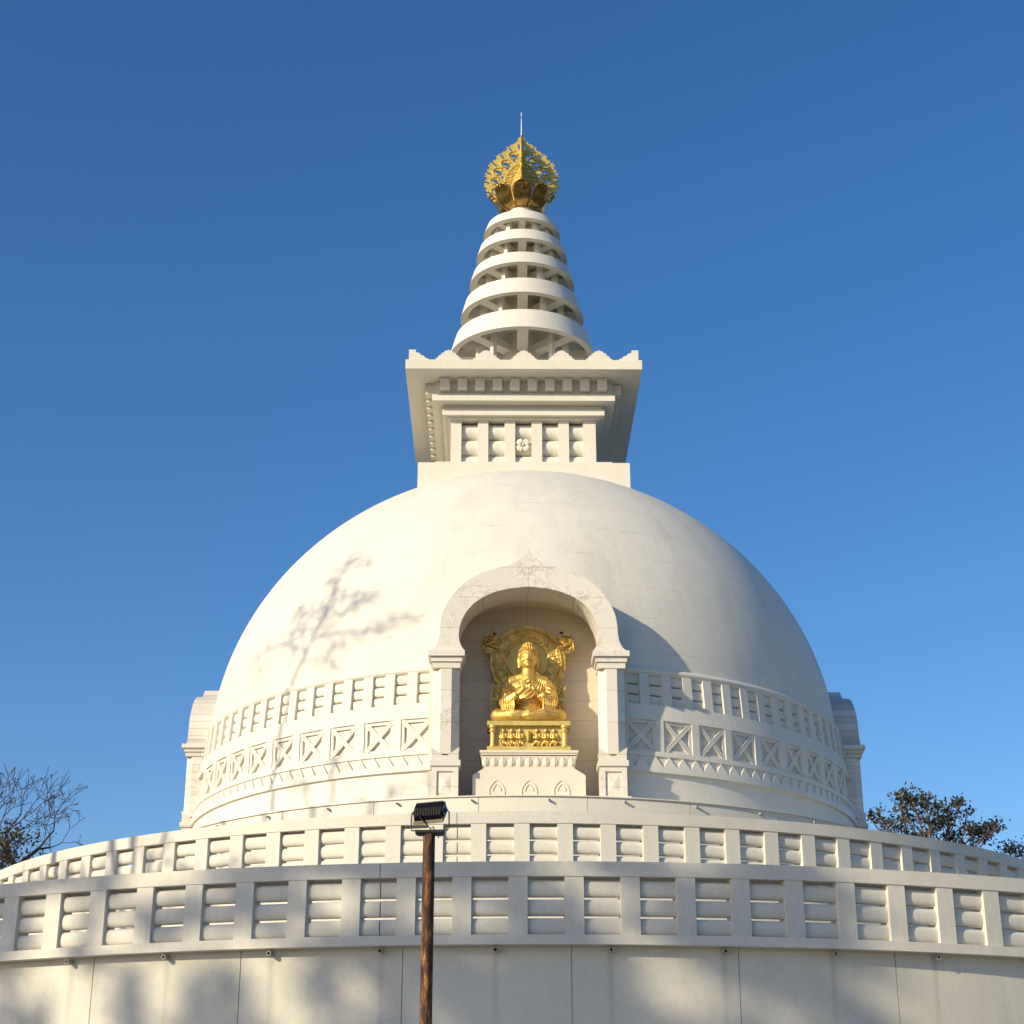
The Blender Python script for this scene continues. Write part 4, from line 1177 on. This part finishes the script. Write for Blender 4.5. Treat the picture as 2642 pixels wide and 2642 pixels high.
for s_ in (-1, 1):
    b = MB(); v0 = lampm @ Vector((s_ * 0.105, 0.0, 0.0)); v1 = lampm @ Vector((s_ * 0.132, 0.0, 0.0)); b.tube([v0, v1], [0.02, 0.016], 10)
    if s_ > 0: b.box(0.104, 0.122, -0.045, 0.03, -0.06, 0.06, lampm)
    b.build('tilt_knob', M['dark_metal'], hsg, smooth=50)
b = MB()
s0 = lampm @ Vector((-0.055, -0.03, -0.105))
b.tube([s0 + Vector((0, 0, 0.012)), s0, (-0.02, -0.03, 4.20), (0.012, -0.02, 4.165), (0.03, -0.01, 4.185), (0.038, 0, 4.175), (0.03, 0.0, 4.155)], [0.012, 0.009, 0.0045, 0.0045, 0.0045, 0.0045, 0.0045], 6)
b.build('cable', M['dark_metal'], pole, smooth=50)

# ------------------------------------------------------------------ trees
def grow(mb, p, d, L, r, depth, tips, rng, spread=0.55, up=0.12, minr=0.012, nseg=3, ratio=0.74, kids=(2, 3), sides=5):
    pts = [p]; q = p.copy(); dd = d.normalized()
    for s in range(nseg):
        dd = (dd + Vector((rng.uniform(-1, 1), rng.uniform(-1, 1), rng.uniform(-1, 1))) * 0.16 + Vector((0, 0, up * 0.4))).normalized()
        q = q + dd * (L / nseg); pts.append(q.copy())
    r1 = max(minr, r * 0.72)
    mb.tube(pts, [r + (r1 - r) * k / nseg for k in range(nseg + 1)], sides if r > 0.05 else 4, caps=False)
    if depth <= 0:
        tips.append((q.copy(), dd.copy())); return
    n = rng.randint(*kids)
    for k in range(n):
        ax = dd.orthogonal().normalized(); ax.rotate(Matrix.Rotation(rng.uniform(0, 2 * pi), 3, dd))
        nd = (dd + ax * rng.uniform(0.6, 1.25) * spread + Vector((0, 0, up))).normalized()
        start = pts[-1] if k < 2 else pts[rng.randint(1, nseg)]
        grow(mb, start.copy(), nd, L * ratio * rng.uniform(0.8, 1.15), r1 * rng.uniform(0.65, 0.85), depth - 1, tips, rng, spread, up, minr, nseg, ratio, kids, sides)
def leaf(mb, c, size, rng, aspect=2.0):
    n = Vector((rng.uniform(-1, 1), rng.uniform(-1, 1), rng.uniform(-1, 1))).normalized()
    u = n.orthogonal().normalized(); u.rotate(Matrix.Rotation(rng.uniform(0, 6.28), 3, n)); w = n.cross(u)
    a, c2 = size * 0.5, size * 0.5 / aspect
    mb.add([c - u * a, c + w * c2 - u * a * 0.1, c + u * a, c - w * c2 - u * a * 0.1], [(0, 1, 2, 3)])
def bare_tree(name, label, x, y, H, seed, lean=(0, 0), depth=7, r0=0.28, first=0.30, spread=0.6, leafp=0.25, mat='bark', lsize=0.24, group=None, ratio=0.76):
    rng = random.Random(seed)
    t = thing(name, label, 'tree', (x, y, 0), 0, group)
    tr = MB(); h1 = H * first
    tr.tube([(0, 0, -0.1), (lean[0] * 0.3, lean[1] * 0.3, h1 * 0.5), (lean[0], lean[1], h1)], [r0 * 1.25, r0, r0 * 0.85], 10)
    tr.build('trunk', M[mat], t, smooth=60)
    b = MB(); tips = []
    L = (H - h1) / sum(ratio ** k for k in range(depth + 1)) * 1.28
    for k in range(3):
        a = 2 * pi * (k + rng.random() * 0.5) / 3
        grow(b, Vector((lean[0], lean[1], h1 - 0.1 * k)), Vector((cos(a) * spread, sin(a) * spread, 1.0)), L, r0 * 0.6, depth, tips, rng, spread, 0.10, 0.017, 3, ratio, (2, 3))
    b.build('branches', M[mat], t)
    f = MB()
    for c, d in tips:
        if rng.random() < leafp:
            for q in range(rng.randint(1, 3)): leaf(f, c + Vector((rng.uniform(-.1, .1), rng.uniform(-.1, .1), rng.uniform(-.1, .1))), lsize * rng.uniform(0.6, 1.2), rng, 1.6)
    if f.v: f.build('leaves', M['leaf_dry'], t)
    return t
def leafy_tree(name, label, x, y, H, seed, clumps, r0=0.3, mat='bark', lmat='leaf', lsize=0.3, per=120, lean=(0, 0), first=0.4, group=None, kinds=None):
    """clumps: list of (x,y,z,rx,ry,rz) in tree space; a limb reaches each clump"""
    rng = random.Random(seed)
    t = thing(name, label, 'tree', (x, y, 0), 0, group)
    tr = MB(); h1 = H * first
    tr.tube([(0, 0, -0.1), (lean[0] * 0.4, lean[1] * 0.4, h1 * 0.5), (lean[0], lean[1], h1)], [r0 * 1.3, r0, r0 * 0.8], 10)
    tr.build('trunk', M[mat], t, smooth=60)
    b = MB(); f = MB(); top = Vector((lean[0], lean[1], h1 - 0.1))
    for (cx, cy, cz, rx, ry, rz) in clumps:
        c = Vector((cx, cy, cz)); mid = top.lerp(c, 0.5) + Vector((rng.uniform(-.4, .4), rng.uniform(-.4, .4), rng.uniform(-.2, .5)))
        k = (rx * ry * rz) ** (1 / 3)
        b.tube([top, top.lerp(mid, 0.6), mid, c], [r0 * 0.42, r0 * 0.3, r0 * 0.22, r0 * 0.1], 6)
        nl = int(per * k * k)
        subs = [c + Vector((rng.gauss(0, .45) * rx, rng.gauss(0, .45) * ry, rng.gauss(0, .45) * rz)) for _ in range(max(4, int(9 * k)))]
        for s in subs:
            b.tube([mid.lerp(c, rng.uniform(0.3, 1)), s.lerp(c, 0.4) + Vector((0, 0, rng.uniform(-.2, .1))), s], [r0 * 0.10, r0 * 0.07, 0.012], 4)
        for q in range(nl):
            s = subs[rng.randrange(len(subs))]
            sd = 0.30 * k + 0.1
            leaf(f, s + Vector((rng.gauss(0, sd), rng.gauss(0, sd), rng.gauss(0, sd * 0.7))), lsize * rng.uniform(0.6, 1.25), rng)
    b.build('branches', M[mat], t)
    f.build('foliage', M[lmat], t)
    return t
def at(px, py, dist):
    """world position of a direction in the photograph at a ground distance"""
    f = 4416.0; p = radians(21.675); a = (px - 1321) / f; up = -(py - 1321) / f
    d = Vector((a, cos(p) - up * sin(p), sin(p) + up * cos(p)))
    d *= dist / d.y
    return Vector((CAM_X + d.x, CAM_Y + d.y, CAM_Z + d.z))

GL = 'bare trees beyond the left end of the terrace'
q = at(68, 2000, 92)
bare_tree('bare_tree', 'bare dark branched tree rising above the left end of the upper terrace rail', q.x, q.y, q.z, 5, depth=5, r0=0.22, first=0.78, spread=0.85, leafp=0.2, lsize=0.15, group=GL, ratio=0.82)
q = at(-95, 1975, 90)
bare_tree('bare_tree', 'bare tree cut by the left edge of the photo, its twigs reaching over the rail', q.x, q.y, q.z, 14, depth=5, r0=0.24, first=0.76, spread=0.85, leafp=0.2, lsize=0.15, group=GL, ratio=0.82)
q = at(20, 2130, 84)
leafy_tree('shrubby_tree', 'low dense olive brown tree between the bare trees at the left edge', q.x, q.y, q.z, 3,
           [(ru(-2.6, 2.2), ru(-1.5, 1.5), q.z - ru(0.5, 2.8), 1.2, 1.1, 0.9) for k in range(10)], 0.2, 'bark', 'leaf', 0.22, 160, first=0.7)
# right: tree with drooping dark leaves
D = 88
q = at(2385, 2030, D)
zt = q.z
cl = []
pxm = D / 4416.0 * 1.0
for (px, py, rx, rz) in ((2318, 2045, .35, .45), (2325, 2085, .55, .5), (2300, 2125, .5, .5), (2350, 2068, .6, .4), (2385, 2065, .6, .4), (2415, 2078, .6, .45), (2450, 2090, .65, .45), (2355, 2110, .6, .5), (2400, 2115, .7, .5), (2445, 2130, .6, .5), (2480, 2075, .35, .3), (2495, 2090, .3, .35), (2490, 2140, .6, .5), (2530, 2130, .5, .4),
                         (2565, 2122, .4, .3), (2575, 2135, .35, .25), (2470, 2165, .7, .5), (2515, 2160, .5, .4), (2545, 2155, .4, .3), (2340, 2150, .5, .4), (2390, 2160, .6, .45), (2260, 2100, .3, .25), (2275, 2110, .35, .35), (2245, 2105, .3, .3), (2430, 2190, .8, .5), (2360, 2200, .8, .5), (2270, 2140, .3, .3)):
    c = at(px, py, D + ru(-1.2, 1.2)); cl.append((c.x - q.x, c.y - q.y, c.z, rx * 1.15, rx, rz))
leafy_tree('leafy_tree', 'broad dark leafed tree with reddish limbs behind the right side niche', q.x, q.y, zt, 8, cl, 0.22, 'bark_red', 'leaf', 0.25, 430, first=0.72)
q = at(2640, 2170, 90); cl = []
for (px, py, rx, rz) in ((2600, 2180, .4, .3), (2580, 2195, .4, .3), (2625, 2185, .6, .4), (2660, 2175, .7, .5), (2640, 2205, .7, .4), (2700, 2190, .8, .5), (2605, 2205, .5, .3)):
    c = at(px, py, 90); cl.append((c.x - q.x, c.y - q.y, c.z, rx, rx, rz))
leafy_tree('leafy_tree', 'small brownish tree top at the far right edge behind the upper rail', q.x, q.y, q.z, 9, cl, 0.18, 'bark_red', 'leaf_dry', 0.22, 300, first=0.8)

# trees standing left of the photographer: they cast the dappled shade on the walls and the dome
def toward_sun(p, t): return Vector(p) + sunv * t
def shade_tree(label, base, targets, seed, r0, per, lsize, lmat='leaf_green', first=0.45):
    cl = []
    for (p, t, r, rz) in targets:
        c = toward_sun(p, t); cl.append((c.x - base[0], c.y - base[1], c.z, r, r, rz))
    H = max(c[2] for c in cl) + 1
    return leafy_tree('leafy_tree', label, base[0], base[1], H, seed, cl, r0, 'bark', lmat, lsize, per, first=first, group='tall trees left of the path whose shade falls on the stupa')
rg = random.Random(4)
T1 = 50
SG = 'tall trees left of the path whose shade falls on the stupa'
def wall_pt(th, z): return (LOWC + 25.8 * sin(radians(th)), -25.8 * cos(radians(th)), z)
GAPS = [(-21.6, 4.9, .55), (-17.6, 5.5, .5), (-12.2, 5.3, .5), (-11, 4.6, .4), (-9, 5.6, .3), (-9.3, 6.85, .4), (-2.9, 6.7, .35), (3.2, 6.8, .45), (5.0, 5.6, .6), (1.9, 6.95, .3), (-5.1, 6.7, .35), (-17.2, 6.0, .35),
        (-24, 5.7, .4), (10.5, 4.9, .5), (-23.6, 6.8, .6), (-18.9, 7.5, .45), (-16.4, 7.6, .4), (-20.3, 6.4, .4), (-14, 6.2, .3), (7.2, 5.0, .3), (-4.5, 4.3, .4), (-7.4, 3.6, .5), (-15, 3.8, .5), (0.5, 7.7, .35), (6.3, 7.65, .4)]
def keep(th, z):
    if th < -11: p = 0.84
    elif th < 9: p = 0.96
    elif th < 13.5: p = 0.85 if z < 7.9 else 0.3
    else: p = 0.9 if z < 4.9 - (th - 13.5) * 0.22 else 0.0
    if z > 7.9: p *= 0.35 if th > -8 else 0.6
    for gt, gz, gr in GAPS:
        if ((th - gt) * 0.45) ** 2 + (z - gz) ** 2 < (gr + 0.22) ** 2: return False
    return rg.random() < p
groups = [[], [], []]
th = -30.0
while th < 22:
    z = 1.0
    while z < 8.4:
        t_, z_ = th + rg.uniform(-.5, .5), z + rg.uniform(-.15, .15)
        if keep(t_, z_): groups[0 if t_ < -13 else 1 if t_ < 3 else 2].append(toward_sun(wall_pt(t_, z_), T1 + rg.uniform(-2.5, 2.5)))
        z += 0.42
    th += 1.0
def canopy(label, cs, seed, r0, nleaf, lsize, sd, lmat='leaf_green'):
    rng = random.Random(seed)
    bx = sum(c.x for c in cs) / len(cs); by = sum(c.y for c in cs) / len(cs)
    zmn = min(c.z for c in cs); base = Vector((bx, by, 0))
    t = thing('leafy_tree', label, 'tree', (bx, by, 0), 0, SG)
    tr = MB(); h1 = zmn * 0.8
    tr.tube([(0, 0, -0.1), (0.2, 0, h1 * 0.5), (0, 0, h1)], [r0 * 1.3, r0, r0 * 0.8], 10); tr.build('trunk', M['bark'], t, smooth=60)
    b = MB(); f = MB(); top = Vector((0, 0, h1 - 0.1))
    for i, c in enumerate(cs):
        c = c - base
        if i % 9 == 0: b.tube([top, top.lerp(c, 0.5) + Vector((0, 0, 0.3)), c], [r0 * 0.25, r0 * 0.15, 0.03], 5)
        for q in range(nleaf): leaf(f, c + Vector((rng.gauss(0, sd), rng.gauss(0, sd), rng.gauss(0, sd * 0.8))), lsize * rng.uniform(0.6, 1.3), rng, 1.7)
    b.build('branches', M['bark'], t); f.build('foliage', M[lmat], t)
for cs, lab, sd_ in zip(groups, ('dense leafy tree farthest left of the path shading the left end of the lower wall', 'dense leafy tree shading the middle of the lower terrace wall behind the floodlight pole', 'dense leafy tree shading the lower terrace wall right of the floodlight pole'), (1, 2, 3)):
    canopy(lab, cs, sd_, 0.4, 34, 0.36, 0.20)
# tall half bare tree shading the dome
SH_CL = [(-5.46, -8.16, 20.52, 0.45), (-4.95, -8.67, 20.22, 0.35), (-5.72, -7.97, 20.55, 0.2), (-6.11, -7.84, 20.31, 0.2), (-6.02, -8.15, 19.91, 0.25), (-6.31, -7.96, 19.85, 0.15), (-6.06, -8.38, 19.42, 0.3), (-5.74, -8.75, 19.09, 0.35), (-5.41, -9.02, 18.96, 0.3), (-5.13, -9.22, 18.85, 0.3), (-4.62, -9.46, 18.93, 0.25), (-6.33, -8.45, 18.83, 0.6), (-6.18, -8.68, 18.51, 0.5), (-6.49, -8.37, 18.74, 0.4), (-7.21, -7.57, 19.12, 0.2), (-7.09, -7.82, 18.84, 0.25), (-6.82, -8.12, 18.7, 0.3), (-7.17, -7.97, 18.3, 0.3), (-7.42, -7.59, 18.67, 0.15), (-7.4, -7.82, 18.11, 0.2), (-8.29, -6.9, 18.03, 0.15), (-8.68, -6.5, 17.79, 0.25), (-8.02, -7.34, 17.66, 0.3), (-7.6, -7.71, 17.86, 0.2), (-7.3, -8.12, 17.42, 0.25), (-6.65, -8.46, 18.15, 0.2), (-6.33, -8.79, 17.85, 0.25), (-5.85, -9.14, 17.78, 0.3), (-5.24, -9.53, 17.61, 0.35), (-4.93, -9.7, 17.58, 0.25), (-4.48, -9.88, 17.77, 0.35), (-4.11, -10.0, 17.93, 0.35), (-3.66, -10.16, 17.99, 0.25), (-4.32, -9.99, 17.58, 0.2), (-5.94, -9.17, 17.37, 0.35), (-5.61, -9.4, 17.23, 0.2), (-6.19, -9.09, 16.85, 0.2), (-5.85, -9.34, 16.59, 0.2), (-8.47, -6.93, 17.21, 0.2), (-7.06, -8.16, 18.05, 0.2), (-3.35, -10.32, 17.75, 0.15), (-5.61, -9.09, 18.42, 0.2), (-5.31, -9.21, 18.62, 0.2), (-4.92, -9.38, 18.72, 0.25)]
SH_BR = [[(-7.26, -8.31, 16.42), (-7.01, -8.45, 17.01), (-6.83, -8.54, 17.29), (-6.55, -8.58, 17.99), (-6.25, -8.52, 18.81), (-5.99, -8.34, 19.6), (-5.72, -8.17, 20.23), (-5.35, -8.19, 20.6)], [(-6.83, -8.54, 17.29), (-7.06, -8.16, 18.05), (-7.21, -7.57, 19.12)], [(-6.55, -8.58, 17.99), (-6.2, -8.6, 18.7), (-5.74, -8.75, 19.09), (-4.55, -9.48, 18.96)], [(-6.65, -8.58, 17.71), (-5.85, -9.14, 17.78), (-4.86, -9.73, 17.63), (-3.55, -10.19, 18.02)], [(-6.83, -8.54, 17.29), (-7.51, -7.81, 17.83), (-8.18, -7.08, 17.9), (-8.68, -6.52, 17.74)], [(-7.01, -8.45, 17.01), (-6.19, -9.07, 16.98), (-5.86, -9.21, 17.4)], [(-6.25, -8.52, 18.81), (-5.69, -9.05, 18.39), (-5.12, -9.24, 18.81)]]
def shadow_tree():
    rng = random.Random(31); T = 22
    P = lambda q: toward_sun(q, T)
    root = P(SH_BR[0][0]); base = Vector((root.x - 1.0, root.y - 0.6, 0))
    t = thing('tall_tree', 'tall thin crowned tree far left whose twigs shade the dome', 'tree', base, 0, SG)
    tr = MB(); tr.tube([(0, 0, -0.1), (0.2, 0.1, root.z * 0.5), (0.6, 0.4, root.z * 0.8), root - base], [0.26, 0.17, 0.09, 0.055], 10); tr.build('trunk', M['bark'], t, smooth=60)
    b = MB(); f = MB()
    for i, l in enumerate(SH_BR):
        pts = [P(q) - base for q in l]; n = len(pts) - 1
        b.tube(pts, [(0.042 if i == 0 else 0.026) * (1 - 0.8 * k / n) + 0.01 for k in range(n + 1)], 6)
    for x, y, z, r in SH_CL:
        c = P((x, y, z)) - base
        near = min((P(q) - base for l in SH_BR for q in l), key=lambda v: (v - c).length)
        b.tube([near, near.lerp(c, 0.5) + Vector((0, 0, rng.uniform(-.1, .15))), c], [0.025, 0.018, 0.01], 4)
        for k in range(int(4 + 9 * r)):
            d = c + Vector((rng.gauss(0, r * .6), rng.gauss(0, r * .6), rng.gauss(0, r * .5))); b.tube([c, d], [0.012, 0.008], 3)
        for k in range(int(230 * r * r) + 26): leaf(f, c + Vector((rng.gauss(0, r * .75 + .08), rng.gauss(0, r * .75 + .08), rng.gauss(0, r * .6 + .05))), 0.115 * rng.uniform(0.6, 1.3), rng, 1.6)
    b.build('branches', M['bark'], t); f.build('foliage', M['leaf_green'], t)
shadow_tree()
up = []
for (th, z, R_) in ((-44, 9.8, 18.2), (-51, 9.6, 18.2), (-35, 13.0, 11.4), (-41, 9.7, 18.2), (-38, 9.6, 18.2), (-33, 9.9, 18.2), (-29, 9.4, 18.2), (-24, 9.5, 18.2), (-12, 12.4, 11.4), (-24, 12.3, 11.4), (-30, 13.8, 11.4), (-20, 12.6, 11.4), (-48, 9.9, 18.2)):
    up.append(((R_ * sin(radians(th)), -R_ * cos(radians(th)), z), 24 + rg.uniform(-2, 2), 0.55, 0.35))
c2 = toward_sun((-9, -14, 9), 24)
shade_tree('medium open crowned tree left of the terraces dappling the upper rail', (c2.x, c2.y), up, 41, 0.3, 110, 0.25, first=0.6)
